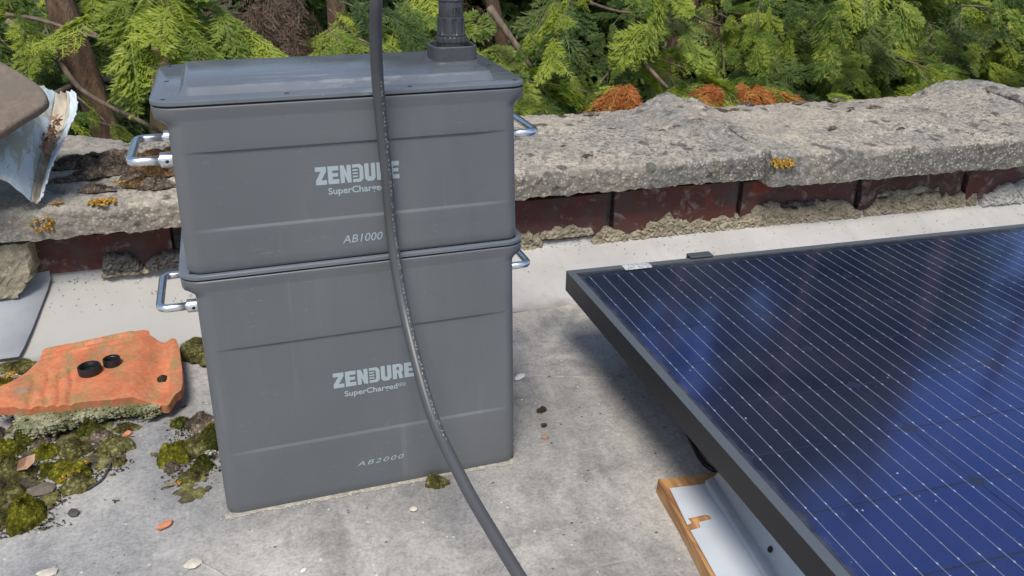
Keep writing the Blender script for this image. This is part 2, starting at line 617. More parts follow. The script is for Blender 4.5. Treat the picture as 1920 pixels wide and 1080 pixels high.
def m_brick():
    n = N('dark red engineering brick')
    v = n.pos()
    oi = n.new('ShaderNodeObjectInfo').outputs['Random']
    c = n.mix(oi, (0.066, 0.022, 0.018), (0.110, 0.030, 0.021))
    c = n.mix(n.ramp(n.noise(18, 5, 0.65, v), [(0.45, 0), (0.7, 1)]), c, (0.075, 0.055, 0.052))
    c = n.mix(n.ramp(n.noise(31, 5, 0.7, v, 0.7), [(0.55, 0), (0.66, 0.8)]), c, (0.26, 0.21, 0.185))
    c = n.mix(n.ramp(n.noise(13, 3, 0.6, v), [(0.62, 0), (0.72, 1)]), c, (0.20, 0.038, 0.02))
    n.set(Base_Color=c, Roughness=0.75, Normal=n.bump(n.noise(70, 6, 0.75, v), 0.9, 0.004))
    return n.m


def m_mortar():
    n = N('sandy mortar')
    v = n.pos()
    c = n.ramp(n.noise(45, 6, 0.7, v), [(0.35, (0.20, 0.175, 0.125)), (0.6, (0.36, 0.315, 0.225))])
    sp = n.math('MULTIPLY', n.ramp(n.voro(230, v), [(0.18, 1), (0.26, 0)]), n.ramp(n.noise(90, 2, 0.5, v), [(0.45, 0), (0.5, 1)]))
    c = n.mix(sp, c, (0.56, 0.50, 0.38))
    n.set(Base_Color=c, Roughness=0.9, Normal=n.bump(n.noise(220, 5, 0.7, v), 0.8, 0.002))
    return n.m


def m_tile():
    n = N('terracotta roof tile with algae')
    v = n.pos()
    c = n.ramp(n.noise(22, 5, 0.6, v), [(0.3, (0.40, 0.125, 0.055)), (0.55, (0.58, 0.19, 0.085)), (0.75, (0.64, 0.26, 0.14))])
    alg = n.ramp(n.noise(26, 6, 0.7, n.pos(scale=(1.5, 0.7, 1)), 0.5), [(0.48, 0), (0.62, 0.85)])
    c = n.mix(alg, c, (0.30, 0.205, 0.085))
    gr = n.ramp(n.noise(40, 5, 0.7, v, 0.6), [(0.60, 0), (0.68, 0.75)])
    c = n.mix(gr, c, (0.27, 0.24, 0.19))
    sx = n.new('ShaderNodeSeparateXYZ')
    n.l(n.new('ShaderNodeNewGeometry').outputs['Position'], sx.inputs[0])
    ch = n.ramp(n.math('ADD', sx.outputs[0], n.math('MULTIPLY', n.noise(30, 4, 0.6, v), 0.05)), [(0.0, 0), (0.001, 1)])
    c = n.mix(0.7, c, n.ramp(n.noise(200, 5, 0.7, v), [(0.3, 0.75), (0.7, 1.2)]), 'MULTIPLY')
    n.set(Base_Color=c, Roughness=0.85, Normal=n.bump(n.noise(160, 6, 0.7, v), 0.5, 0.0015))
    return n.m


def m_moss(name, a, b, c):
    n = N(name)
    v = n.pos()
    col = n.ramp(n.noise(55, 4, 0.6, v), [(0.32, a), (0.5, b), (0.68, c)])
    col = n.mix(0.8, col, n.ramp(n.noise(420, 4, 0.7, v), [(0.3, 0.45), (0.55, 1.0), (0.75, 1.6)]), 'MULTIPLY')
    col = n.mix(0.8, col, n.ramp(n.voro(210, v), [(0.15, 1.35), (0.55, 0.45)]), 'MULTIPLY')
    n.set(Base_Color=col, Roughness=0.95, Specular_IOR_Level=0.15, Normal=n.bump(n.noise(300, 4, 0.7, v), 1.0, 0.003))
    return n.m


def m_leaf(name, c1, c2, c3, trans=0.35):
    n = N(name)
    n.t.nodes.remove(n.p)
    oi = n.new('ShaderNodeObjectInfo').outputs['Random']
    tc = n.new('ShaderNodeTexCoord').outputs['Object']
    sx = n.new('ShaderNodeSeparateXYZ')
    n.l(tc, sx.inputs[0])
    col = n.mix(n.ramp(n.math('ADD', n.math('MULTIPLY', oi, 0.75), n.math('MULTIPLY', n.noise(8, 3, 0.6, n.pos()), 0.5)), [(0.35, 0), (0.95, 1)]), c1, c2)
    col = n.mix(n.ramp(n.noise(30, 3, 0.6, n.pos()), [(0.5, 0), (0.75, 0.8)]), col, c3)
    bs = n.new('ShaderNodeBsdfPrincipled')
    bs.inputs['Roughness'].default_value = 0.5
    bs.inputs['Specular IOR Level'].default_value = 0.35
    n.l(col, bs.inputs['Base Color'])
    tl = n.new('ShaderNodeBsdfTranslucent')
    n.l(n.mix(1.0, col, (1.5, 1.5, 0.7), 'MULTIPLY'), tl.inputs[0])
    mx = n.new('ShaderNodeMixShader')
    mx.inputs[0].default_value = trans
    n.l(bs.outputs[0], mx.inputs[1])
    n.l(tl.outputs[0], mx.inputs[2])
    n.l(mx.outputs[0], n.out.inputs[0])
    return n.m


def m_bark(name, a, b, c):
    n = N(name)
    v = n.pos(scale=(1, 1, 0.3))
    col = n.ramp(n.noise(26, 6, 0.7, v, 0.8), [(0.3, a), (0.5, b), (0.72, c)])
    n.set(Base_Color=col, Roughness=0.92, Normal=n.bump(n.noise(30, 6, 0.75, v, 0.8), 1.0, 0.012))
    return n.m


def m_flash():
    n = N('pale grey roof sheet')
    v = n.pos()
    c = n.ramp(n.noise(6, 4, 0.6, v, 0.3), [(0.3, (0.39, 0.38, 0.365)), (0.6, (0.47, 0.462, 0.45)), (0.75, (0.51, 0.49, 0.46))])
    c = n.mix(n.ramp(n.noise(18, 6, 0.7, v, 0.8), [(0.56, 0), (0.72, 0.55)]), c, (0.33, 0.315, 0.285))
    c = n.mix(n.ramp(n.noise(1.0, 4, 0.6, n.pos(scale=(30, 3, 6)), 0.6), [(0.52, 0), (0.70, 0.35)]), c, (0.36, 0.345, 0.315))
    c = n.mix(n.math('MULTIPLY', n.ramp(n.voro(55, v), [(0.04, 1), (0.08, 0)]), n.ramp(n.noise(13, 2, 0.5, v), [(0.55, 0), (0.6, 0.8)])), c, (0.16, 0.15, 0.14))
    # grime where it meets the deck
    sx = n.new('ShaderNodeSeparateXYZ')
    n.l(n.new('ShaderNodeNewGeometry').outputs['Position'], sx.inputs[0])
    c = n.mix(n.ramp(n.math('ADD', n.math('MULTIPLY', sx.outputs[0], 2.0), n.math('MULTIPLY', n.noise(9, 4, 0.6, v), 0.8)), [(0.0, 0.75), (0.75, 0)]), c, (0.37, 0.36, 0.335))
    gz = n.ramp(n.math('ADD', n.math('MULTIPLY', sx.outputs[2], 60), n.math('MULTIPLY', n.noise(30, 4, 0.6, v), 0.8)), [(0.35, 0.8), (0.7, 0)])
    c = n.mix(gz, c, (0.24, 0.225, 0.20))
    n.set(Base_Color=c, Roughness=0.55, Normal=n.bump(n.noise(14, 4, 0.6, v), 0.25, 0.006))
    return n.m


def m_wood():
    n = N('rough sawn timber')
    v = n.pos(scale=(26, 3.0, 30), rot=(0, 0, R(-8)))
    c = n.ramp(n.noise(1.6, 6, 0.65, v, 1.6), [(0.28, (0.20, 0.085, 0.03)), (0.48, (0.46, 0.24, 0.095)), (0.62, (0.60, 0.34, 0.15)), (0.78, (0.33, 0.15, 0.055))])
    n.set(Base_Color=c, Roughness=0.75, Normal=n.bump(n.noise(1.6, 6, 0.65, v, 1.6), 0.5, 0.002))
    return n.m


def m_steel(name='galvanised steel', col=(0.55, 0.60, 0.66), rough=0.32):
    n = N(name)
    v = n.pos()
    c = n.mix(n.ramp(n.noise(30, 4, 0.6, v), [(0.4, 0), (0.7, 0.35)]), col, tuple(x * 0.75 for x in col))
    n.set(Base_Color=c, Roughness=n.ramp(n.noise(50, 4, 0.6, v), [(0.3, rough), (0.7, rough + 0.12)]), Metallic=0.9)
    return n.m


def m_sheet():
    n = N('peeling pale blue painted sheet')
    v = n.pos()
    c = n.ramp(n.noise(9, 4, 0.6, v), [(0.3, (0.46, 0.55, 0.60)), (0.7, (0.62, 0.70, 0.74))])
    sv = n.pos(scale=(70, 16, 16), rot=(0, R(20), R(35)))
    c = n.mix(n.ramp(n.noise(1.0, 5, 0.7, sv, 0.7), [(0.44, 0), (0.54, 0.85)]), c, (0.36, 0.34, 0.24))
    c = n.mix(n.ramp(n.noise(32, 6, 0.75, v, 0.9), [(0.60, 0), (0.66, 0.9)]), c, (0.115, 0.10, 0.08))
    n.set(Base_Color=c, Roughness=0.6, Normal=n.bump(n.noise(60, 5, 0.7, v), 0.5, 0.002))
    return n.m


MAT['roof'] = m_roof()
MAT['coping'] = m_coping()
MAT['plastic'] = m_plastic()
MAT['lid'] = m_lid()
MAT['gasket'] = plain('black gasket rubber', (0.012, 0.013, 0.015), 0.5)
MAT['cell'] = m_cell()
MAT['glass'] = m_glass()
MAT['backsheet'] = plain('black panel backsheet', (0.008, 0.014, 0.045), 0.45)
MAT['wire'] = plain('tinned wire', (0.40, 0.42, 0.48), 0.45, 0.2)
MAT['frame'] = plain('black anodised aluminium', (0.020, 0.021, 0.025), 0.42, 0.2)
MAT['frame_top'] = plain('black anodised aluminium with painted sky sheen', (0.16, 0.18, 0.20), 0.42, 0.5)  # paler copy of the black frame; sky reflection painted into the top lip
MAT['brick'] = m_brick()
MAT['mortar'] = m_mortar()
MAT['mortar_dark'] = grain('dark old mortar', (0.035, 0.034, 0.032), (0.13, 0.125, 0.115), 60, 0.9, 0.7, 0.002)  # darker mortar tone for joints, broken beds and the wall core
MAT['tile'] = m_tile()
MAT['clay'] = grain('broken clay', (0.48, 0.15, 0.07), (0.68, 0.28, 0.15), 90)
MAT['black_plastic'] = plain('black cap plastic', (0.014, 0.014, 0.016), 0.42)
MAT['cable'] = plain('dark grey cable rubber', (0.070, 0.073, 0.077), 0.40)
MAT['cable_black'] = plain('black solar cable', (0.01, 0.01, 0.011), 0.45)
MAT['plug'] = grain('dark plug plastic', (0.040, 0.042, 0.046), (0.055, 0.057, 0.062), 200, 0.42, 0.1, 0.0004)
MAT['socket'] = grain('dark grey socket plastic', (0.055, 0.058, 0.064), (0.075, 0.08, 0.088), 200, 0.5, 0.1, 0.0004)
MAT['print'] = plain('pale grey print', (0.34, 0.40, 0.43), 0.55)
MAT['cable_print'] = plain('white cable print', (0.30, 0.31, 0.31), 0.6)
MAT['chrome'] = plain('polished stainless steel', (0.83, 0.84, 0.85), 0.26, 1.0)
MAT['flash'] = m_flash()
MAT['flash_dark'] = grain('bluish lead sheet', (0.30, 0.32, 0.35), (0.40, 0.42, 0.44), 12, 0.6, 0.2, 0.003)
MAT['wood'] = m_wood()
MAT['steel'] = m_steel('galvanised steel', (0.80, 0.86, 0.92), 0.38)
MAT['steel'].node_tree.nodes['Principled BSDF'].inputs['Metallic'].default_value = 0.35
MAT['sheet'] = m_sheet()
MAT['sheet_dirt'] = grain('dirt caked on sheet', (0.16, 0.125, 0.085), (0.42, 0.37, 0.28), 40, 0.9, 0.5, 0.002, c3=(0.48, 0.42, 0.32))
MAT['sheet_edge'] = plain('clean pale blue sheet', (0.58, 0.66, 0.73), 0.5)
MAT['stone'] = grain('smooth brown stone', (0.125, 0.098, 0.076), (0.215, 0.172, 0.135), 75, 0.9, 1.0, 0.003, c3=(0.155, 0.13, 0.105))
MAT['slab'] = grain('lichen covered slab', (0.16, 0.155, 0.085), (0.44, 0.43, 0.27), 70, 0.95, 1.0, 0.004, c3=(0.15, 0.155, 0.065))
MAT['slab_pale'] = grain('pale plaster', (0.30, 0.29, 0.27), (0.46, 0.45, 0.42), 60, 0.95, 0.5, 0.002)
MAT['moss_green'] = m_moss('bright green moss', (0.06, 0.065, 0.008), (0.185, 0.18, 0.016), (0.36, 0.33, 0.04))
MAT['moss_olive'] = m_moss('olive moss', (0.06, 0.058, 0.020), (0.18, 0.165, 0.055), (0.36, 0.34, 0.15))
MAT['moss_dark'] = m_moss('dark green moss', (0.035, 0.042, 0.008), (0.095, 0.105, 0.016), (0.20, 0.195, 0.04))
MAT['moss_brown'] = m_moss('dry brown moss', (0.075, 0.058, 0.045), (0.19, 0.15, 0.115), (0.36, 0.29, 0.22))
MAT['moss_rust'] = m_moss('rust brown moss', (0.07, 0.04, 0.02), (0.19, 0.115, 0.05), (0.32, 0.21, 0.10))
def m_carpet():
    n = N('moss and dirt carpet')
    v = n.pos()
    c = n.ramp(n.noise(48, 5, 0.65, v, 0.5), [(0.32, (0.03, 0.026, 0.021)), (0.45, (0.105, 0.09, 0.07)), (0.53, (0.17, 0.155, 0.06)), (0.64, (0.28, 0.26, 0.09)), (0.76, (0.33, 0.30, 0.21))])
    c = n.mix(0.8, c, n.ramp(n.noise(420, 4, 0.7, v), [(0.3, 0.4), (0.55, 1.0), (0.75, 1.8)]), 'MULTIPLY')
    n.set(Base_Color=c, Roughness=0.95, Specular_IOR_Level=0.15, Normal=n.bump(n.noise(330, 5, 0.75, v), 1.0, 0.003))
    return n.m


MAT['silt'] = grain('dry silt', (0.22, 0.21, 0.18), (0.44, 0.41, 0.35), 160, 0.95, 0.6, 0.001)
MAT['moss_carpet'] = m_carpet()
MAT['lichen_orange'] = m_moss('orange lichen', (0.38, 0.19, 0.025), (0.60, 0.33, 0.045), (0.70, 0.47, 0.13))
MAT['lichen_pale'] = m_moss('pale lichen', (0.32, 0.33, 0.27), (0.50, 0.51, 0.44), (0.64, 0.64, 0.58))
MAT['soil'] = m_moss('dark leaf litter', (0.03, 0.024, 0.018), (0.08, 0.065, 0.05), (0.17, 0.145, 0.11))
MAT['pebble'] = grain('pale pebble', (0.42, 0.38, 0.31), (0.62, 0.58, 0.50), 60)
MAT['chip_white'] = plain('white plastic chip', (0.72, 0.72, 0.70), 0.5)
MAT['chip_dark'] = grain('dark grit', (0.04, 0.038, 0.035), (0.09, 0.085, 0.08), 90)
MAT['deadleaf'] = grain('dry brown leaf', (0.22, 0.12, 0.07), (0.42, 0.25, 0.16), 60, 0.8, 0.4)
MAT['leaf_a'] = m_leaf('cypress foliage', (0.115, 0.185, 0.036), (0.32, 0.385, 0.064), (0.50, 0.52, 0.11), 0.42)
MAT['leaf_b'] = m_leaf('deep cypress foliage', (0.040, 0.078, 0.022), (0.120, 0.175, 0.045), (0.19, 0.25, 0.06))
MAT['leaf_dead'] = m_leaf('dead rust cypress foliage', (0.28, 0.085, 0.025), (0.46, 0.17, 0.045), (0.42, 0.26, 0.06), 0.2)
MAT['leaf_brown'] = m_leaf('withered brown cypress foliage', (0.05, 0.030, 0.020), (0.11, 0.068, 0.044), (0.15, 0.105, 0.07), 0.15)
MAT['bark'] = m_bark('red brown bark', (0.035, 0.02, 0.012), (0.12, 0.072, 0.042), (0.25, 0.165, 0.105))
MAT['bark_pale'] = m_bark('tan bark', (0.12, 0.085, 0.04), (0.22, 0.165, 0.085), (0.32, 0.25, 0.14))
MAT['twig'] = m_bark('grey twig bark', (0.07, 0.05, 0.035), (0.17, 0.125, 0.09), (0.28, 0.22, 0.17))
MAT['ground'] = grain('shaded ground under the hedge', (0.02, 0.022, 0.012), (0.05, 0.055, 0.025), 3, 0.95, 0.3, 0.02)
MAT['render_wall'] = grain('rendered wall', (0.25, 0.24, 0.22), (0.36, 0.34, 0.31), 8, 0.9, 0.3, 0.003)


# ================================================================== SETTING
# wall frame: u along the parapet, v away from the camera
WA = R(-3.0)
WO = Vector((0.5, 0.5, 0))
WU = Vector((math.cos(WA), math.sin(WA), 0))
WV = Vector((-math.sin(WA), math.cos(WA), 0))


def w(u, v, z=0.0):
    return WO + WU * u + WV * v + Vector((0, 0, z))


# ground far below
mesh('ground', [(-150, -150, -2.6), (150, -150, -2.6), (150, 150, -2.6), (-150, 150, -2.6)], [(0, 1, 2, 3)], MAT['ground'])['kind'] = 'structure'

# roof deck: a gently uneven sheet up to the parapet
nx, ny = 260, 170
xs = np.linspace(-1.1, 1.9, nx)
ys = np.linspace(-0.6, 0.62, ny)
X, Y = np.meshgrid(xs, ys)
P = np.stack([X.ravel(), Y.ravel(), np.zeros(X.size)], 1)
edge = np.minimum.reduce([(P[:, 0] + 1.1) / 0.2, (1.9 - P[:, 0]) / 0.2, (P[:, 1] + 0.6) / 0.15, np.ones(len(P))]).clip(0, 1)
Z = (fbm(P, 5, 3, 3) * 0.0018 + fbm(P, 40, 2, 8) * 0.0005) * edge
boxd = np.maximum.reduce([-(P[:, 0] + 0.01), P[:, 0] - 0.36, -(P[:, 1] + 0.01), P[:, 1] - 0.21, np.zeros(len(P))])
Z = Z * np.clip(boxd / 0.05, 0.0, 1) - 0.0004
V = np.stack([P[:, 0], P[:, 1], Z], 1)
ii = (np.arange(ny - 1)[:, None] * nx + np.arange(nx - 1)[None, :]).ravel()
F = np.stack([ii, ii + 1, ii + nx + 1, ii + nx], 1)
n0 = len(V)
# outer skirt of the same sheet
ov = np.array([(-1.1, -0.6), (1.9, -0.6), (1.9, 0.62), (-1.1, 0.62), (-5, -5), (6, -5), (6, 0.30), (-5, 0.85)], float)
V = np.vstack([V, np.column_stack([ov, np.full(8, -0.0004)])])
F = np.vstack([F, np.array([[n0, n0 + 4, n0 + 5, n0 + 1], [n0 + 1, n0 + 5, n0 + 6, n0 + 2], [n0 + 3, n0 + 7, n0 + 4, n0]])])
roof = fast_mesh('roof', V, F, MAT['roof'], smooth=True)
roof['kind'] = 'structure'

# flashing upstand: swept cove between roof and bricks
prof = [(-0.115, 0.0006), (-0.095, 0.0026), (-0.075, 0.0065), (-0.04, 0.0165), (0.0, 0.030), (0.03, 0.0405), (0.046, 0.0475), (0.0495, 0.060)]
prof_f = list(prof)
nu = 320
us = np.linspace(-2.2, 3.5, nu)
V = []
for i, u in enumerate(us):
    left = max(0.0, min(1.0, (0.1 - u) / 0.9))
    wob = 0.0025 * math.sin(u * 9.1) + 0.0015 * math.sin(u * 31)
    for (v, z) in prof:
        vv = v + (0.006 * left) + wob * (0.6 if z < 0.01 else 0.3)
        zz = z * (1 + 0.36 * left) + 0.0012 * math.sin(u * 14 + v * 40) * (1 if z > 0.01 else 0.1)
        V.append(w(u, vv, zz))
k = len(prof)
F = [(i * k + j, (i + 1) * k + j, (i + 1) * k + j + 1, i * k + j + 1) for i in range(nu - 1) for j in range(k - 1)]
fl = mesh('flashing', V, F, MAT['flash'], smooth=True)
fl['kind'] = 'structure'
# darker lead sheet lapped over it at the far left
V = []
for i in range(16):
    t = i / 15
    for (v, z) in prof[1:]:
        u = -2.1 + t * (1.335 + 0.02 * (v + 0.1) / 0.15) + 0.05 * (v + 0.1)
        V.append(w(u, v, z * 1.36 + 0.0034 + 0.0022 * math.sin(9 * v + 4 * u) + (0.003 if i == 15 else 0)))
k = len(prof) - 1
F = [(i * k + j, (i + 1) * k + j, (i + 1) * k + j + 1, i * k + j + 1) for i in range(15) for j in range(k - 1)]
fd = mesh('lead_flashing', V, F, MAT['flash_dark'], smooth=True)
sm = fd.modifiers.new('thick', 'SOLIDIFY'); sm.thickness = 0.0018
fd['kind'] = 'structure'

# ------------------------------------------------------------------ parapet wall
wall = empty('parapet_wall', (0.5, 0.5, 0))
tag(wall, 'low brick parapet topped with thick weathered concrete coping stones', 'wall')


def wall_part(name, V, F, mat, smooth=False):
    V = [Vector(v) - Vector((0.5, 0.5, 0)) for v in V]
    return mesh(name, V, F, mat, wall, smooth)


def wbox(name, u0, u1, v0, v1, z0, z1, mat, jit=0.0, bevel=0.004):
    bm = bmesh.new()
    bmesh.ops.create_cube(bm, size=1)
    bmesh.ops.subdivide_edges(bm, edges=list(bm.edges), cuts=2, use_grid_fill=True)
    for v in bm.verts:
        c = v.co
        v.co = Vector((u0 + (c.x + .5) * (u1 - u0), v0 + (c.y + .5) * (v1 - v0), z0 + (c.z + .5) * (z1 - z0)))
        v.co += Vector([random.uniform(-jit, jit) for _ in range(3)])
    for v in bm.verts:
        v.co = w(v.co.x, v.co.y, v.co.z) - Vector((0.5, 0.5, 0))
    return bm_obj(name, bm, mat, wall)


# core wall down to the ground
wbox('wall_core', -5.0, 5.0, 0.075, 0.36, -2.6, 0.150, MAT['mortar_dark'])
# bricks of the exposed course
joints = [-2.09, -1.83, -1.57, -1.31, -1.055, -0.802, -0.546, -0.290, -0.060, 0.198, 0.459, 0.723, 0.975, 1.232, 1.49, 1.75, 2.01, 2.27, 2.53, 2.79, 3.05, 3.31]
for a, b in zip(joints[:-1], joints[1:]):
    dv = random.uniform(-0.003, 0.003)
    zb = 0.058 if a > -0.3 else 0.080
    o = wbox('brick', a + 0.007, b - 0.007, 0.046 + dv, 0.16, zb + random.uniform(-.002, .002), 0.137 + random.uniform(-.002, .002), MAT['brick'], 0.0017)
    o.data.shade_flat()


# mortar beds, broken: irregular lumps under and between bricks
def lump(name, pts, v_front, v_back, mat, rough=0.0030, seed=0, res=0.0034):
    """pts: outline in (u, z); pushed out to v_front with a rough face"""
    us = [p[0] for p in pts]; zs = [p[1] for p in pts]
    u0, u1, z0, z1 = min(us), max(us), min(zs), max(zs)
    nu_, nz_ = max(3, int((u1 - u0) / res)), max(3, int((z1 - z0) / res))
    from mathutils.geometry import intersect_point_tri_2d

    def inside(u, z):
        c = False
        j = len(pts) - 1
        for i in range(len(pts)):
            if (pts[i][1] > z) != (pts[j][1] > z) and u < (pts[j][0] - pts[i][0]) * (z - pts[i][1]) / (pts[j][1] - pts[i][1]) + pts[i][0]:
                c = not c
            j = i
        return c

    def edge_d(u, z):
        d = 9
        for i in range(len(pts)):
            a = Vector(pts[i]); b = Vector(pts[(i + 1) % len(pts)]); q = Vector((u, z))
            t = max(0, min(1, (q - a).dot(b - a) / max(1e-9, (b - a).length_squared)))
            d = min(d, (a + (b - a) * t - q).length)
        return d
    G = {}
    V, F = [], []
    for i in range(nu_ + 1):
        for j in range(nz_ + 1):
            u = u0 + (u1 - u0) * i / nu_ + random.uniform(-.3, .3) * res
            z = z0 + (z1 - z0) * j / nz_ + random.uniform(-.3, .3) * res
            if inside(u, z):
                e = min(1, edge_d(u, z) / 0.006)
                vv = v_front + (v_back - v_front) * 0.8 * (1 - e) ** 2 + random.uniform(-rough, rough)
                G[i, j] = len(V)
                V.append(w(u, vv, z) - Vector((0.5, 0.5, 0)))
    cells = [(i, j) for i in range(nu_) for j in range(nz_) if all(q in G for q in ((i, j), (i + 1, j), (i + 1, j + 1), (i, j + 1)))]
    cs = set(cells)
    for (i, j) in cells:
        F.append((G[i, j], G[i + 1, j], G[i + 1, j + 1], G[i, j + 1]))
    # side walls back to v_back
    back = {}

    def bk(q):
        if q not in back:
            back[q] = len(V)
            p = V[G[q]] + Vector((0.5, 0.5, 0)) - WO
            u = p.dot(WU); z = p.z
            V.append(w(u, v_back + 0.01, z) - Vector((0.5, 0.5, 0)))
        return back[q]
    for (i, j) in cells:
        for (n_, a, b) in (((i - 1, j), (i, j + 1), (i, j)), ((i + 1, j), (i + 1, j), (i + 1, j + 1)), ((i, j - 1), (i, j), (i + 1, j)), ((i, j + 1), (i + 1, j + 1), (i, j + 1))):
            if n_ not in cs:
                F.append((G[b], G[a], bk(a), bk(b)))
    return mesh(name, V, F, mat, wall)


def ragged(u0, u1, z0, z1f, step=0.009, amp=0.0075):
    top, bot = [], []
    n_ = max(2, int((u1 - u0) / step))
    for i in range(n_ + 1):
        u = u0 + (u1 - u0) * i / n_
        f = math.sin(PI * i / n_) ** 0.25 if 0 < i < n_ else 0.3
        zt = (z1f(u) if callable(z1f) else z1f)
        top.append((u + random.uniform(-.003, .003), z0 + (zt - z0) * f + random.uniform(-amp, amp)))
        bot.append((u, z0 + random.uniform(-.002, .002)))
    return bot + top[::-1]


lump('mortar', ragged(0.015, 0.075, 0.038, 0.082), 0.0385, 0.06, MAT['mortar'])
lump('mortar', ragged(0.055, 0.170, 0.056, 0.083, amp=0.004), 0.040, 0.06, MAT['mortar'])
lump('mortar', ragged(0.160, 0.240, 0.036, 0.072), 0.0385, 0.06, MAT['mortar'])
lump('mortar', ragged(0.235, 0.470, 0.040, lambda u: 0.074 + 0.016 * math.exp(-((u - 0.31) / 0.03) ** 2) + 0.02 * max(0, (u - 0.40) / 0.07)), 0.0385, 0.06, MAT['mortar'])
lump('mortar', ragged(0.462, 0.740, 0.040, lambda u: 0.088 + 0.009 * math.sin(u * 40)), 0.0385, 0.06, MAT['mortar'])
lump('mortar', ragged(0.50, 0.66, 0.076, 0.092, amp=0.003), 0.041, 0.06, MAT['mortar_dark'])
lump('mortar', ragged(0.742, 0.99, 0.040, lambda u: 0.089 + 0.009 * math.sin(u * 33)), 0.0385, 0.06, MAT['mortar'])
lump('mortar', ragged(0.76, 0.93, 0.080, 0.100, amp=0.004), 0.041, 0.06, MAT['mortar'])
lump('mortar', ragged(0.985, 1.02, 0.040, 0.085), 0.0385, 0.06, MAT['mortar'])
lump('plaster', ragged(1.02, 1.25, 0.040, 0.092), 0.032, 0.06, MAT['slab_pale'])
lump('mortar', ragged(1.24, 1.7, 0.040, 0.088), 0.0385, 0.06, MAT['mortar'])
lump('mortar', ragged(-0.10, 0.010, 0.05, 0.085), 0.038, 0.06, MAT['mortar'])
lump('mortar', ragged(-0.665, -0.600, 0.072, 0.108), 0.033, 0.06, MAT['mortar_dark'])
lump('mortar', ragged(-0.668, -0.575, 0.062, 0.083), 0.0385, 0.06, MAT['mortar'])
lump('mortar', ragged(-0.600, -0.50, 0.066, 0.102, amp=0.003), 0.037, 0.06, MAT['mortar_dark'])
lump('mortar', ragged(-0.52, -0.28, 0.066, 0.10), 0.037, 0.06, MAT['mortar_dark'])
for j in joints:
    if j > -0.7:
        lump('mortar', [(j - 0.009, 0.06), (j + 0.009, 0.06), (j + 0.010, 0.14), (j - 0.008, 0.14)], 0.056, 0.07, MAT['mortar_dark'], 0.001)
# the grey concrete block at the left end
lump('concrete_block', [(-1.0, 0.052), (-0.775, 0.052), (-0.765, 0.068), (-0.748, 0.088), (-0.742, 0.15), (-1.0, 0.15)], 0.012, 0.06, MAT['mortar'], 0.0012, res=0.006)


# coping stones ------------------------------------------------------
def ridge_h(u, v):
    """raised rolls over the joints and their weathered edges"""
    h = 0
    for (uc, hf, hb, wd) in ((-0.76, 0.004, 0.016, 0.07), (-0.262, 0.002, 0.012, 0.06), (0.487, 0.010, 0.031, 0.070), (1.24, 0.010, 0.031, 0.105)):
        uc2 = uc + 0.03 * np.sin(v * 9 + uc * 5)
        amp = hf + (hb - hf) * np.clip((v - 0.10) / 0.28, 0, 1) ** 1.3
        h = h + amp * np.exp(-np.abs((u - uc2) / wd) ** 3)
    return h


def coping_top(u, v):
    return 0.1985 + 0.006 * np.sin(np.clip(v / 0.42, 0, 1) * PI) + ridge_h(u, v)


def coping_z_at(x, y):
    p = Vector((x, y, 0)) - WO
    return float(coping_top(np.array([p.dot(WU)]), np.array([p.dot(WV)]))[0])


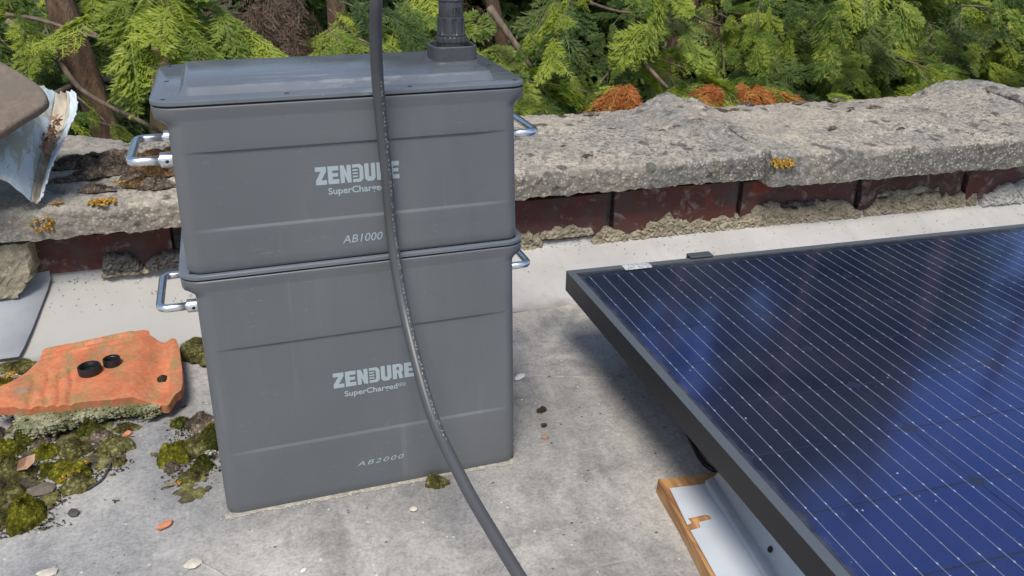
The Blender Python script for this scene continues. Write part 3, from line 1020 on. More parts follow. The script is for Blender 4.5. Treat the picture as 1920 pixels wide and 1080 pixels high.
def coping(u0, u1, zoff, vfront, seed, res=0.0032, zb=0.155):
    n_u = int((u1 - u0) / res)
    uu = np.linspace(u0, u1, n_u)
    # profile: list (v, kind) bottom front -> up front -> over top -> back down
    front = [(0.0, z) for z in np.linspace(0.155, 0.186, 11)]
    arc = [(0.012 - 0.012 * math.cos(a), 0.186 + 0.0125 * math.sin(a)) for a in np.linspace(0.15, PI / 2, 6)]
    top = [(v, None) for v in np.linspace(0.018, 0.40, 118)]
    back = [(0.412, 0.190), (0.418, 0.175), (0.418, 0.155)]
    under = [(0.12, 0.153), (0.02, 0.154)]
    prof_ = [('f', *q) for q in front] + [('a', *q) for q in arc] + [('t', *q) for q in top] + [('b', *q) for q in back] + [('u', *q) for q in under]
    k_ = len(prof_)
    U = np.repeat(uu, k_)
    Vv = np.tile(np.array([q[1] for q in prof_], float), n_u)
    kinds = np.tile(np.array([q[0] for q in prof_]), n_u)
    Zp = np.tile(np.array([q[2] if q[2] is not None else 0 for q in prof_], float), n_u)
    zt = coping_top(U, Vv)
    Zc = np.where(kinds == 't', zt, Zp)
    Zc = np.where(kinds == 'a', Zp + (coping_top(U, np.full_like(U, 0.018)) - 0.1985), Zc)
    Zc = np.where(kinds == 'f', zb + (Zp - 0.155) * (0.186 - zb + ridge_h(U, np.zeros_like(U))) / 0.031, Zc)
    Zc = np.where(kinds == 'u', zb - 0.001, Zc)
    P3 = np.stack([U, Vv, Zc * 1.0], 1)
    # end rounding
    ed = np.minimum(U - u0, u1 - U)
    rnd = np.clip(1 - ed / 0.022, 0, 1) ** 2
    isfront = (kinds == 'f') | (kinds == 'a')
    fade = np.where(kinds == 'u', 0, 1.0)
    big = fbm(P3, 9, 3, seed) * 0.0022
    peb = cellbump(P3, 95, seed) * 0.0042
    pit = -np.clip(fbm(P3, 26, 3, seed + 5) - 0.35, 0, 1) * 0.010
    fine = fbm(P3, 140, 2, seed + 9) * 0.0012
    dtop = big * (1 + 1.2 * np.clip(ridge_h(U, Vv) / 0.015, 0, 1)) + pit * 1.4 + fine * 1.5 + peb * (0.20 + 0.5 * np.clip(ridge_h(U, Vv) / 0.015, 0, 1) + 0.5 * np.clip(fbm(P3, 12, 2, seed + 2), 0, 1))
    dfr = big * 0.9 + peb * 1.1 + fine
    Zc = Zc + np.where(kinds == 't', dtop, 0) + np.where(kinds == 'a', 0.7 * dtop, 0) - rnd * 0.007 * (kinds == 't') + zoff
    Vc = Vv - np.where(isfront, dfr, 0) + np.where(kinds == 'f', 0, 0) + vfront + rnd * 0.010 * isfront
    low = (kinds == 'f') & (Zp < 0.157)
    Zc = Zc + np.where(low, peb * 1.2 - 0.002 + 0.003 * fbm(P3, 60, 2, seed + 4), 0)
    XYZ = np.array(WO)[None, :] + U[:, None] * np.array(WU)[None, :] + Vc[:, None] * np.array(WV)[None, :]
    XYZ[:, 2] = Zc
    XYZ -= np.array([0.5, 0.5, 0])
    i_ = (np.arange(n_u - 1)[:, None] * k_ + np.arange(k_)[None, :])
    nxt = (np.arange(n_u - 1)[:, None] * k_ + (np.arange(k_) + 1)[None, :] % k_)
    F_ = np.stack([i_.ravel(), (i_ + k_).ravel(), (nxt + k_).ravel(), nxt.ravel()], 1)
    o = fast_mesh('coping_stone', XYZ, F_, MAT['coping'], wall, smooth=True)
    at = o.data.attributes.new('worn', 'FLOAT', 'POINT')
    wr = np.clip(ridge_h(U, Vv) / 0.012, 0, 1) * (0.55 + 0.9 * fbm(P3, 24, 3, seed + 12))
    wr = wr + 0.5 * np.clip((Vv - 0.36) / 0.04, 0, 1)
    at.data.foreach_set('value', np.clip(wr, 0, 1).astype(np.float32))
    # closed ends
    bm = bmesh.new(); bm.from_mesh(o.data)
    bm.verts.ensure_lookup_table()
    bm.faces.new([bm.verts[j] for j in range(k_)])
    bm.faces.new([bm.verts[(n_u - 1) * k_ + j] for j in range(k_)][::-1])
    bm.to_mesh(o.data); bm.free()
    o.data.set_sharp_from_angle(angle=R(50))
    return o


coping(-1.30, -0.268, -0.002, 0.0, 5, 0.0034)
coping(-0.262, 0.483, 0.0, 0.002, 21)
coping(0.490, 1.236, -0.002, -0.008, 33, zb=0.143)
coping(1.240, 1.85, 0.001, 0.0, 47, 0.005, zb=0.146)
coping(1.856, 2.60, 0.0, 0.002, 51, 0.008)
coping(2.606, 3.40, 0.0, 0.0, 53, 0.012)
coping(-2.10, -1.306, 0.0, 0.0, 55, 0.010)


# ================================================================== HEDGE OF CONIFERS
def make_spray(seed, nside=15, nsub=6, droop=0.25, wd=0.020, curl=0.0):
    rr = random.Random(seed)
    V, F = [], []

    def leaf(a, b, w0, up_):
        d = (b - a)
        if d.length < 1e-5: return
        s = d.cross(up_).normalized() * w0
        m = a + d * 0.45
        i = len(V)
        V.extend([a - s * 0.35, a + s * 0.35, m + s + up_ * w0 * rr.uniform(-.5, .5), b, m - s + up_ * w0 * rr.uniform(-.5, .5)])
        F.append((i, i + 1, i + 2, i + 3)); F.append((i, i + 3, i + 4))

    def axis(t):
        return Vector((t, 0.05 * math.sin(t * 3 + seed) + curl * t * t, -droop * t * t))
    n = 10
    for i in range(n):
        leaf(axis(i / n), axis((i + 1.25) / n), wd * 0.55, Vector((0, 0, 1)))
    for i in range(nside):
        t = 0.04 + 0.93 * i / nside
        L = 0.46 * (1 - t) ** 0.75 * (0.55 + 0.9 * min(1, t * 3.0)) * rr.uniform(0.72, 1.15) + 0.03
        for sgn in (-1, 1):
            if rr.random() < 0.08: continue
            a0 = axis(t + (0.02 if sgn > 0 else 0))
            ang = R(rr.uniform(34, 52)) * sgn
            lift = rr.uniform(-0.28, 0.16)
            d = Vector((math.cos(ang), math.sin(ang), lift)).normalized()
            up_ = Vector((rr.uniform(-.4, .4), rr.uniform(-.4, .4), 1)).normalized()
            tip = a0 + d * L + Vector((0.06 * L, 0, -0.30 * L * L / 0.3))
            mid = (a0 + tip) / 2 + Vector((0, 0, 0.03 * L))
            leaf(a0, mid, wd * 0.5, up_)
            leaf(mid - (mid - a0) * .1, tip, wd * 0.62, up_)
            ns = max(2, int(nsub * L / 0.35 + 1))
            for j in range(ns):
                q = 0.15 + 0.8 * j / ns
                b0 = a0.lerp(tip, q)
                l2 = 0.15 * (1 - 0.6 * q) * rr.uniform(0.6, 1.2) * (0.5 + L / 0.5)
                for s2 in (-1, 1):
                    a2 = ang + s2 * R(rr.uniform(30, 46))
                    d2 = Vector((math.cos(a2), math.sin(a2), rr.uniform(-0.4, 0.2))).normalized()
                    leaf(b0, b0 + d2 * l2, wd * rr.uniform(0.55, 0.85), Vector((rr.uniform(-.6, .6), rr.uniform(-.6, .6), 1)).normalized())
    return V, F


def spray_mesh(seed, mat, **kw):
    V, F = make_spray(seed, **kw)
    me = bpy.data.meshes.new('spray')
    me.from_pydata([tuple(v) for v in V], [], F)
    me.materials.append(mat)
    me.update()
    return me


SPR = {'a': [spray_mesh(s, MAT['leaf_a'], droop=0.15 + 0.16 * (s % 5), curl=0.16 * ((s % 3) - 1), wd=(0.018, 0.022, 0.026)[s % 3], nside=(12, 14, 17)[s % 3]) for s in range(11)],
       'b': [spray_mesh(20 + s, MAT['leaf_b'], droop=0.2 + 0.1 * (s % 3), curl=0.12 * ((s % 3) - 1)) for s in range(5)],
       'd': [spray_mesh(40 + s, MAT['leaf_dead'], droop=0.75, wd=0.016, nsub=7) for s in range(3)],
       'w': [spray_mesh(50 + s, MAT['leaf_brown'], droop=0.8, wd=0.011, nside=10, nsub=3) for s in range(3)]}

trees = []


def add_tree(x, y, label, lean=(0, 0), r=0.08, mat='bark', ztop=2.0, pale=False):
    t = empty('conifer_tree', (x, y, -2.6))
    tag(t, label, 'tree', 'conifers in a row behind the parapet')
    pts = []
    for i in range(16):
        q = i / 15
        z = -2.6 + (ztop + 2.6) * q
        k_ = (z + 0.0)
        pts.append(Vector((lean[0] * k_ + 0.03 * math.sin(z * 3 + x * 7), lean[1] * k_ + 0.02 * math.sin(z * 4 + x), z + 2.6)))
    P_ = catmull(pts, 5)
    rad = [max(0.012, r * (1.05 - 0.75 * i / (len(P_) - 1))) for i in range(len(P_))]
    V, F = tube_vf(P_, rad, 18)
    Va = np.array([tuple(v) for v in V])
    nn = fbm(Va * np.array([1, 1, 0.35]), 18, 4, int(x * 10) + 50)
    cen = np.repeat(np.array([tuple(p) for p in P_]), 18, axis=0)
    Va = cen + (Va - cen) * (1 + 0.20 * nn)[:, None]
    mesh('trunk', Va, F, MAT[mat], t, smooth=True)
    trees.append(t)
    return t


T_left = add_tree(-0.225, 1.72, 'gnarled red-brown conifer trunk leaning left, above the left end of the coping', (-0.22, 0.05), 0.085, 'bark', 0.95)
T_left2 = add_tree(-0.12, 2.12, 'tan smooth conifer trunk just left of and behind the battery stack', (0.10, 0.05), 0.075, 'bark_pale', 0.95)
T_mid = add_tree(0.42, 1.95, 'conifer with withered brown twigs directly behind the battery stack', (0.05, 0.05), 0.07, 'bark', 0.98)
T_mid2 = add_tree(1.00, 2.0, 'dense green conifer just right of the cable plug', (-0.30, 0.05), 0.05, 'bark', 1.1)
T_right = add_tree(1.66, 2.02, 'conifer with exposed trunk above the middle of the right-hand coping', (0.06, 0.0), 0.075, 'bark', 1.4)
T_far = add_tree(2.45, 2.05, 'conifer with long hanging yellow-green sprigs right of the exposed trunk', (0.0, 0.05), 0.07, 'bark', 1.9)
T_edge = add_tree(3.25, 2.1, 'tall conifer at the right edge of the photo', (0.0, 0.05), 0.09, 'bark', 2.9)
T_edge2 = add_tree(4.2, 2.3, 'conifer beyond the right edge of the photo', (0.0, 0.05), 0.09, 'bark', 2.3)


def nearest_tree(p):
    return min(trees, key=lambda t: (t.location.x - p[0]) ** 2 + 0.3 * (t.location.y - p[1]) ** 2)


count = {t.name: 0 for t in trees}


def put_spray(p, d, upv, size, kind, tree=None):
    t = tree or nearest_tree(p)
    if count[t.name] >= 285:
        cand = [q for q in sorted(trees, key=lambda t_: abs(t_.location.x - p[0])) if count[q.name] < 285]
        t = cand[0] if cand else t
    count[t.name] += 1
    me = random.choice(SPR[kind])
    o = bpy.data.objects.new('spray', me)
    COL.objects.link(o)
    o.parent = t
    d = d.normalized()
    s_ = upv.cross(d).normalized()
    u_ = d.cross(s_)
    M = Matrix(((d.x, s_.x, u_.x, 0), (d.y, s_.y, u_.y, 0), (d.z, s_.z, u_.z, 0), (0, 0, 0, 1)))
    S = Matrix.Diagonal((size, size * random.choice((-1, 1)) * random.uniform(0.85, 1.2), size, 1))
    o.matrix_local = Matrix.Translation(Vector(p) - t.location) @ M @ S
    return o


def bough(p0, d, L, kind='a', dens=1.0, size=0.17, tilt=0.25, twig=True):
    p0 = Vector(p0); d = Vector(d).normalized()
    t = nearest_tree(p0)
    side = d.cross(Vector((0, 0, 1))).normalized()
    upv = side.cross(d).normalized()
    roll = random.uniform(-tilt, tilt)
    side2 = (side * math.cos(roll) + upv * math.sin(roll)).normalized()
    upv2 = side2.cross(d).normalized()
    pts = [p0 + d * (L * q) + Vector((0, 0, -0.18 * L * q * q)) for q in (0, 0.25, 0.5, 0.75, 1)]
    if twig:
        pp = [q - t.location - Vector((0, 0, 0.012)) for q in pts]
        tube('branch', catmull(pp, 3)[:10], [0.0030 * (1 - 0.75 * i / 12) for i in range(13)], MAT['twig'], t, 6)
    n = max(3, int(L / 0.055 * dens))
    for i in range(n):
        q = (i + 0.5) / n
        j = min(3, int(q * 4)); f = q * 4 - j
        p = pts[j].lerp(pts[j + 1], f)
        sg = 1 if i % 2 else -1
        dd = d * random.uniform(0.7, 1.1) + side2 * sg * random.uniform(0.5, 1.0) + Vector((0, 0, random.uniform(-0.35, 0.12)))
        put_spray(p, dd, upv2 + Vector((random.uniform(-.3, .3), random.uniform(-.3, .3), 0)), size * random.uniform(0.75, 1.2) * (1.1 - 0.35 * q), kind, t)
    put_spray(pts[-1] - d * 0.03, d + Vector((0, 0, -0.15)), upv2, size, kind, t)


rs = random.Random(3)
# dense boughs right of the stack
for i in range(165):
    x = rs.uniform(0.55, 3.5)
    depth = rs.random() ** 1.2
    yt = 1.12 + 0.95 * depth
    z = rs.uniform(-0.25, 0.42) + 0.02
    ang = rs.uniform(-70, 70)
    d = Vector((math.sin(R(ang)) * 0.9, -math.cos(R(ang)), rs.uniform(-0.5, 0.05)))
    L = rs.uniform(0.22, 0.38)
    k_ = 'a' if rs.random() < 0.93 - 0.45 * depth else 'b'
    p0 = Vector((x, yt, z)) - d.normalized() * L
    bough(p0, d, L, k_, rs.uniform(0.7, 1.1), rs.uniform(0.08, 0.155), 0.8)
# low fringe peeping over the coping
for i in range(16):
    x = 0.72 + i * 0.15 + rs.uniform(-.04, .04)
    d = Vector((rs.uniform(-.8, .8), -0.8, rs.uniform(-.2, .25)))
    bough(Vector((x, 1.22, 0.07 + 0.02 * rs.random())) - d.normalized() * 0.22, d, 0.22, 'a', 0.8, 0.13, 0.4, twig=False)
# behind the stack and to the left
for (x, y, z, ang, dz, L, k_, sz) in [
    (-0.10, 1.35, 0.395, -30, -0.30, 0.30, 'a', 0.17), (-0.02, 1.30, 0.41, 20, -0.30, 0.28, 'a', 0.16), (0.08, 1.42, 0.40, 50, -0.25, 0.30, 'a', 0.16),
    (-0.18, 1.40, 0.42, -60, -0.1, 0.26, 'a', 0.15), (0.02, 1.55, 0.26, 40, -0.55, 0.24, 'a', 0.13),
    (0.0, 1.45, 0.30, 10, -0.8, 0.2, 'a', 0.12), (0.20, 1.5, 0.28, 70, -0.3, 0.26, 'a', 0.14), (0.33, 1.52, 0.31, -50, -0.4, 0.24, 'a', 0.14),
    (0.42, 1.45, 0.30, 20, -0.3, 0.26, 'a', 0.14), (0.50, 1.5, 0.36, 60, -0.2, 0.26, 'b', 0.15), (0.58, 1.6, 0.34, 0, -0.4, 0.26, 'a', 0.15),
    (0.36, 1.35, 0.30, 10, -0.15, 0.2, 'a', 0.13), (0.46, 1.30, 0.25, 50, -0.1, 0.2, 'a', 0.12),
    (0.66, 1.7, 0.26, 30, -0.5, 0.25, 'b', 0.15), (-0.36, 1.75, 0.36, -30, -0.3, 0.28, 'a', 0.13), (-0.42, 1.9, 0.28, 0, -0.6, 0.24, 'b', 0.13),
    (-0.36, 1.85, 0.20, 20, -0.8, 0.2, 'b', 0.12), (-0.40, 1.6, 0.40, 20, -0.2, 0.2, 'a', 0.12),
    (-0.28, 1.22, 0.22, 75, -0.35, 0.12, 'a', 0.07), (-0.20, 1.3, 0.17, 60, -0.7, 0.12, 'a', 0.07), (0.0, 1.5, 0.05, 10, 0.2, 0.14, 'a', 0.09)]:
    d = Vector((math.sin(R(ang)), -math.cos(R(ang)), dz))
    bough(Vector((x, y, z)) - d.normalized() * L * 0.8, d, L, k_, 1.0, sz, 0.4)
# dark inner boughs
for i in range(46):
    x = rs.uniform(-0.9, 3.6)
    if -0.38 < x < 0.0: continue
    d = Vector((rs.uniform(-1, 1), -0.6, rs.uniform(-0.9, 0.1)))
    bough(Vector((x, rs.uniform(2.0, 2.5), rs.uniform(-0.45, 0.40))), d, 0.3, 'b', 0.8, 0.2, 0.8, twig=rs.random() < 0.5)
# withered brown and rust coloured sprays
for (x, y, z, k_, n, s_) in [(0.17, 1.65, 0.36, 'w', 12, 0.15), (0.24, 1.6, 0.30, 'w', 12, 0.14), (0.74, 1.75, 0.34, 'w', 8, 0.14), (0.60, 1.7, 0.28, 'w', 6, 0.13), (1.45, 1.85, 0.30, 'w', 8, 0.14),
                             (1.62, 1.7, 0.34, 'w', 6, 0.14), (0.30, 1.7, 0.42, 'w', 8, 0.16)]:
    for i in range(n):
        a = rs.uniform(0, 2 * PI)
        put_spray(Vector((x + rs.uniform(-.09, .09), y + rs.uniform(-.06, .06), z + rs.uniform(-.05, .05))), Vector((math.cos(a), math.sin(a) - 0.4, rs.uniform(-1.6, -0.3))), Vector((0, -0.6, 1)), s_ * rs.uniform(.7, 1.2), k_)
for (x, y, z, n, s_, az) in [(0.965, 1.06, 0.215, 9, 0.10, 200), (1.30, 1.22, 0.165, 12, 0.115, 120), (1.42, 1.20, 0.160, 10, 0.11, 100), (1.24, 1.18, 0.15, 6, 0.10, 150), (1.50, 1.22, 0.150, 8, 0.10, 80)]:
    for i in range(n):
        a = R(az + rs.uniform(-60, 60))
        put_spray(Vector((x + rs.uniform(-.035, .035), y + rs.uniform(-.03, .03), z + rs.uniform(-.008, .012))), Vector((math.cos(a) * 0.6, -0.55, -0.12)), Vector((0, -0.3, 1)), s_ * rs.uniform(.7, 1.2), 'd' if rs.random() < 0.75 else 'a')
# long hanging sprigs
for (x, y, z, L) in [(1.95, 1.55, 0.31, 0.27), (1.74, 1.5, 0.24, 0.2), (1.60, 1.6, 0.29, 0.12), (2.4, 1.7, 0.33, 0.16)]:
    for i in range(9):
        q = i / 8
        put_spray(Vector((x + 0.03 * q + rs.uniform(-.006, .006), y, z - L * q)), Vector((rs.uniform(-.5, .7), rs.uniform(-.4, .2), -1.2)), Vector((0, -1, 0.2)), 0.075 * (1.2 - 0.6 * q), 'a')

# bare grey branches on the left
for k_, P_ in enumerate([
    [(-0.215, 1.86, 0.135), (-0.27, 1.78, 0.165), (-0.33, 1.7, 0.165), (-0.40, 1.62, 0.14)],
    [(-0.45, 1.75, 0.33), (-0.36, 1.72, 0.25), (-0.30, 1.65, 0.17), (-0.22, 1.6, 0.12), (-0.16, 1.52, 0.10)],
    [(-0.35, 1.8, 0.33), (-0.28, 1.75, 0.31), (-0.21, 1.72, 0.255), (-0.17, 1.7, 0.22)],
    [(-0.44, 1.7, 0.35), (-0.36, 1.66, 0.34), (-0.27, 1.6, 0.315), (-0.22, 1.58, 0.30)],
    [(-0.19, 1.45, 0.145), (-0.13, 1.38, 0.125), (-0.085, 1.30, 0.11), (-0.045, 1.2, 0.09)],
    [(-0.26, 1.5, 0.115), (-0.22, 1.48, 0.105), (-0.18, 1.5, 0.09)],
    [(-0.27, 1.5, 0.07), (-0.22, 1.5, 0.065), (-0.16, 1.52, 0.06)],
    [(0.78, 1.55, 0.35), (0.83, 1.5, 0.27), (0.87, 1.45, 0.20)],
    [(1.12, 1.4, 0.27), (1.16, 1.36, 0.22), (1.22, 1.3, 0.15)],
    [(1.06, 1.5, 0.36), (1.18, 1.5, 0.33), (1.34, 1.5, 0.345)],
    [(1.40, 1.6, 0.36), (1.46, 1.6, 0.30), (1.6, 1.66, 0.26)]]):
    t = nearest_tree(P_[0])
    r0 = (0.013, 0.009, 0.010, 0.006, 0.006, 0.005, 0.004, 0.012, 0.010, 0.005, 0.005)[k_]
    pp = catmull([Vector(q) - t.location for q in P_], 5)
    tube('branch', pp, [r0 * (1 - 0.55 * i / len(pp)) for i in range(len(pp))], MAT['twig'], t, 8, 0.08)

# crowns: everything beyond the sprays one can pick apart, one leafy mass per tree
LV, LF = make_spray(99, nside=7, nsub=2, droop=0.3, wd=0.045)
LV = np.array([tuple(v) for v in LV]); LFt = []
for f in LF:
    LFt.append(f if len(f) == 4 else (f[0], f[1], f[2], f[2]))
# use triangles only
tri = []
for f in LF:
    if len(f) == 4: tri += [(f[0], f[1], f[2]), (f[0], f[2], f[3])]
    else: tri.append(f)
tri = np.array(tri)


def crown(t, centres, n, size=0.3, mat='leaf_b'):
    """centres: list of (x, y, z, rx, ry, rz, weight) ellipsoids in world space"""
    W_ = np.array([c[6] for c in centres]); W_ = W_ / W_.sum()
    idx = rng.choice(len(centres), n, p=W_)
    C_ = np.array([c[:3] for c in centres])[idx]
    Rr = np.array([c[3:6] for c in centres])[idx]
    dirs = rng.normal(size=(n, 3)); dirs /= np.linalg.norm(dirs, axis=1)[:, None]
    rad_ = rng.uniform(0.55, 1.0, n) ** 0.5
    pos_ = C_ + dirs * Rr * rad_[:, None]
    d = dirs * np.array([1, 1, 0.4]) + rng.normal(scale=0.35, size=(n, 3)) + np.array([0, 0, -0.25])
    d /= np.linalg.norm(d, axis=1)[:, None]
    upv = np.tile(np.array([0., 0., 1.]), (n, 1)) + rng.normal(scale=0.45, size=(n, 3))
    s_ = np.cross(upv, d); s_ /= np.linalg.norm(s_, axis=1)[:, None]
    u_ = np.cross(d, s_)
    sz = size * rng.uniform(0.7, 1.3, n)
    A = np.stack([d, s_, u_], 1) * sz[:, None, None]
    VV = np.einsum('vk,nkj->nvj', LV, A) + pos_[:, None, :]
    VV = VV.reshape(-1, 3) - np.array(t.location)
    FF = (tri[None, :, :] + (np.arange(n) * len(LV))[:, None, None]).reshape(-1, 3)
    o = fast_mesh('crown', VV, FF, MAT[mat], t)
    o['kind'] = 'stuff'
    return o


def column(x, y, top, rx=0.42, ry=0.40, z0=-2.3):
    c = []
    z = z0
    while z < top:
        k_ = 1.0 if z < top - 0.8 else max(0.25, (top - z) / 0.8)
        c.append((x + random.uniform(-.08, .08), y + random.uniform(-.08, .08), z, rx * k_, ry * k_, 0.34, k_))
        z += 0.30
    return c


crown(T_left, column(-0.75, 2.75, 0.95) + column(-1.3, 2.4, 0.9), 1000)
crown(T_left2, column(-0.15, 2.95, 0.95), 620)
crown(T_mid, column(0.45, 2.85, 0.98), 700)
crown(T_mid2, column(1.08, 2.75, 1.50), 950)
crown(T_right, column(1.75, 2.8, 1.85), 1150)
crown(T_far, column(2.4, 2.75, 1.72), 1150)
crown(T_edge, column(3.10, 2.85, 1.62) + [(3.66 - 0.085 * k_, 2.75, 1.5 + 0.125 * k_, 0.26 - 0.008 * k_, 0.24, 0.22, 0.7) for k_ in range(12)], 1400)
crown(T_edge2, column(4.08, 2.8, 2.25, 0.30) + column(4.75, 2.8, 1.55) + column(5.5, 2.8, 1.9), 1100)


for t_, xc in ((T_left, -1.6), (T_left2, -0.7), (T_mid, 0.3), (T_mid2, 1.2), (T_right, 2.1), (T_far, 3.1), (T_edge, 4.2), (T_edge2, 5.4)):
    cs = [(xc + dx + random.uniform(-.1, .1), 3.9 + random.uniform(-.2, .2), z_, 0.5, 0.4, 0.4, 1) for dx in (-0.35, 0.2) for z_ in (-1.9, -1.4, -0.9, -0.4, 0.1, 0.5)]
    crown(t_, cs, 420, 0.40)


# ================================================================== BATTERIES
def corner_ring(x0, x1, y0, y1, r, seg=8, front_pts=1):
    """ring counter-clockwise starting at front-left; returns list of (x, y)"""
    pts = []
    def arc(cx, cy, a0):
        for i in range(seg + 1):
            a = a0 + (PI / 2) * i / seg
            pts.append((cx + r * math.cos(a), cy + r * math.sin(a)))
    arc(x0 + r, y0 + r, PI)          # front-left corner: from left side to front side
    for i in range(1, front_pts):
        pts.append((x0 + r + (x1 - x0 - 2 * r) * i / front_pts, y0))
    arc(x1 - r, y0 + r, 1.5 * PI)
    arc(x1 - r, y1 - r, 0)
    arc(x0 + r, y1 - r, 0.5 * PI)
    return pts


def loft(name, rings, mat, parent, smooth_angle=40, cap=True):
    V, F = [], []
    k_ = len(rings[0][1])
    for z, ring in rings:
        for (x, y) in ring:
            V.append((x, y, z))
    for i in range(len(rings) - 1):
        for j in range(k_):
            j2 = (j + 1) % k_
            F.append((i * k_ + j, i * k_ + j2, (i + 1) * k_ + j2, (i + 1) * k_ + j))
    if cap:
        F.append(tuple(range(k_))[::-1])
        F.append(tuple((len(rings) - 1) * k_ + j for j in range(k_)))
    o = mesh(name, V, F, mat, parent, smooth=True)
    o.data.set_sharp_from_angle(angle=R(smooth_angle))
    return o


BW, BD = 0.350, 0.200


def smooth01(a, b, x):
    t = max(0, min(1, (x - a) / (b - a)))
    return t * t * (3 - 2 * t)


def text_mesh(name, body, size, mat, parent, loc, bold=0.0, shear=0.0, spacing=1.0, xs=1.0, fit=None, rot=(R(90), 0, 0), thick=0.0):
    cu = bpy.data.curves.new(name, 'FONT')
    cu.body = body
    cu.size = size
    cu.offset = bold
    cu.shear = shear
    cu.space_character = spacing
    cu.extrude = 0.00008
    cu.resolution_u = 3
    o = bpy.data.objects.new(name, cu)
    COL.objects.link(o)
    dg = bpy.context.evaluated_depsgraph_get()
    me = bpy.data.meshes.new_from_object(o.evaluated_get(dg))
    bpy.data.objects.remove(o)
    co = np.zeros(len(me.vertices) * 3)
    me.vertices.foreach_get('co', co)
    co = co.reshape(-1, 3)
    co[:, 0] -= co[:, 0].min()
    wdt, hgt = co[:, 0].max(), co[:, 1].max() - co[:, 1].min()
    if fit:
        co[:, 0] *= fit[0] / wdt
        if fit[1]:
            co[:, 1] *= fit[1] / hgt
    me.vertices.foreach_set('co', co.ravel())
    me.materials.clear(); me.materials.append(mat)
    me.update()
    p = link(name, me, parent)
    p.location = loc
    p.rotation_euler = rot
    return p


LET = {
    'Z': [[(0, 16), (0, 12), (5.0, 12), (0, 3.8), (0, 0), (10, 0), (10, 4), (5.0, 4), (10, 12.2), (10, 16)]],
    'E': [[(0, 0), (10, 0), (10, 4), (4.2, 4), (4.2, 6.4), (9.2, 6.4), (9.2, 9.6), (4.2, 9.6), (4.2, 12), (10, 12), (10, 16), (0, 16)]],
    'N': [[(0, 0), (3.8, 0), (3.8, 7.4), (6.6, 0), (10, 0), (10, 16), (6.2, 16), (6.2, 8.6), (3.6, 16), (0, 16)]],
    'D': [[(0, 16), (0, 13.2), (5.4, 13.2), (6.5, 12), (6.5, 4), (5.4, 2.8), (0, 2.8), (0, 0), (7.4, 0), (10, 2.6), (10, 13.4), (7.4, 16)],
          [(0, 4.4), (4.9, 4.4), (4.9, 5.8), (0, 5.8)], [(0, 7.3), (4.9, 7.3), (4.9, 8.7), (0, 8.7)], [(0, 10.2), (4.9, 10.2), (4.9, 11.6), (0, 11.6)]],
    'U': [[(0, 16), (0, 2.6), (2.4, 0), (7.6, 0), (10, 2.6), (10, 16), (6.1, 16), (6.1, 4.6), (5.4, 3.9), (4.6, 3.9), (3.9, 4.6), (3.9, 16)]],
    'R': [[(0, 0), (3.9, 0), (3.9, 16), (0, 16)], [(3.9, 12.8), (6.2, 12.8), (10, 12.8), (10, 13.6), (7.8, 16), (3.9, 16)], [(6.3, 9.2), (10, 9.2), (10, 12.8), (6.3, 12.8)],
          [(3.9, 6.2), (8.8, 6.2), (8.8, 7.2), (10, 8.4), (10, 9.2), (3.9, 9.2)], [(5.0, 6.2), (6.2, 0), (10, 0), (8.8, 6.2)]]}


def wordmark(parent, x0, x1, z0, h, y):
    bm = bmesh.new()
    wd = (x1 - x0)
    pitch = wd / (7 * 10 + 6 * 1.35)
    x = x0
    for ch in 'ZENDURE':
        for poly in LET[ch]:
            a = [bm.verts.new((x + px * pitch, y, z0 + pz * h / 16)) for px, pz in poly]
            b = [bm.verts.new((x + px * pitch, y + 0.0006, z0 + pz * h / 16)) for px, pz in poly]
            bm.faces.new(a); bm.faces.new(b[::-1])
            for i in range(len(a)):
                j = (i + 1) % len(a)
                bm.faces.new((a[i], a[j], b[j], b[i]))
        x += 11.35 * pitch
    return bm_obj('logo', bm, MAT['print'], parent)


def ring_mark(parent, x, z, r, y):
    bm = bmesh.new()
    for cx in (x, x + r * 1.55):
        for (ra, rb) in ((r, r * 0.72), (r * 0.36, 0.0)):
            n_ = 20
            va = [bm.verts.new((cx + ra * math.cos(2 * PI * i / n_), y, z + ra * math.sin(2 * PI * i / n_))) for i in range(n_)]
            if rb > 0:
                vb = [bm.verts.new((cx + rb * math.cos(2 * PI * i / n_), y, z + rb * math.sin(2 * PI * i / n_))) for i in range(n_)]
                for i in range(n_):
                    j = (i + 1) % n_
                    bm.faces.new((va[i], va[j], vb[j], vb[i]))
            else:
                bm.faces.new(va)
    me = bpy.data.meshes.new('badge'); bm.to_mesh(me); bm.free()
    return link('badge', me, parent, MAT['print'])


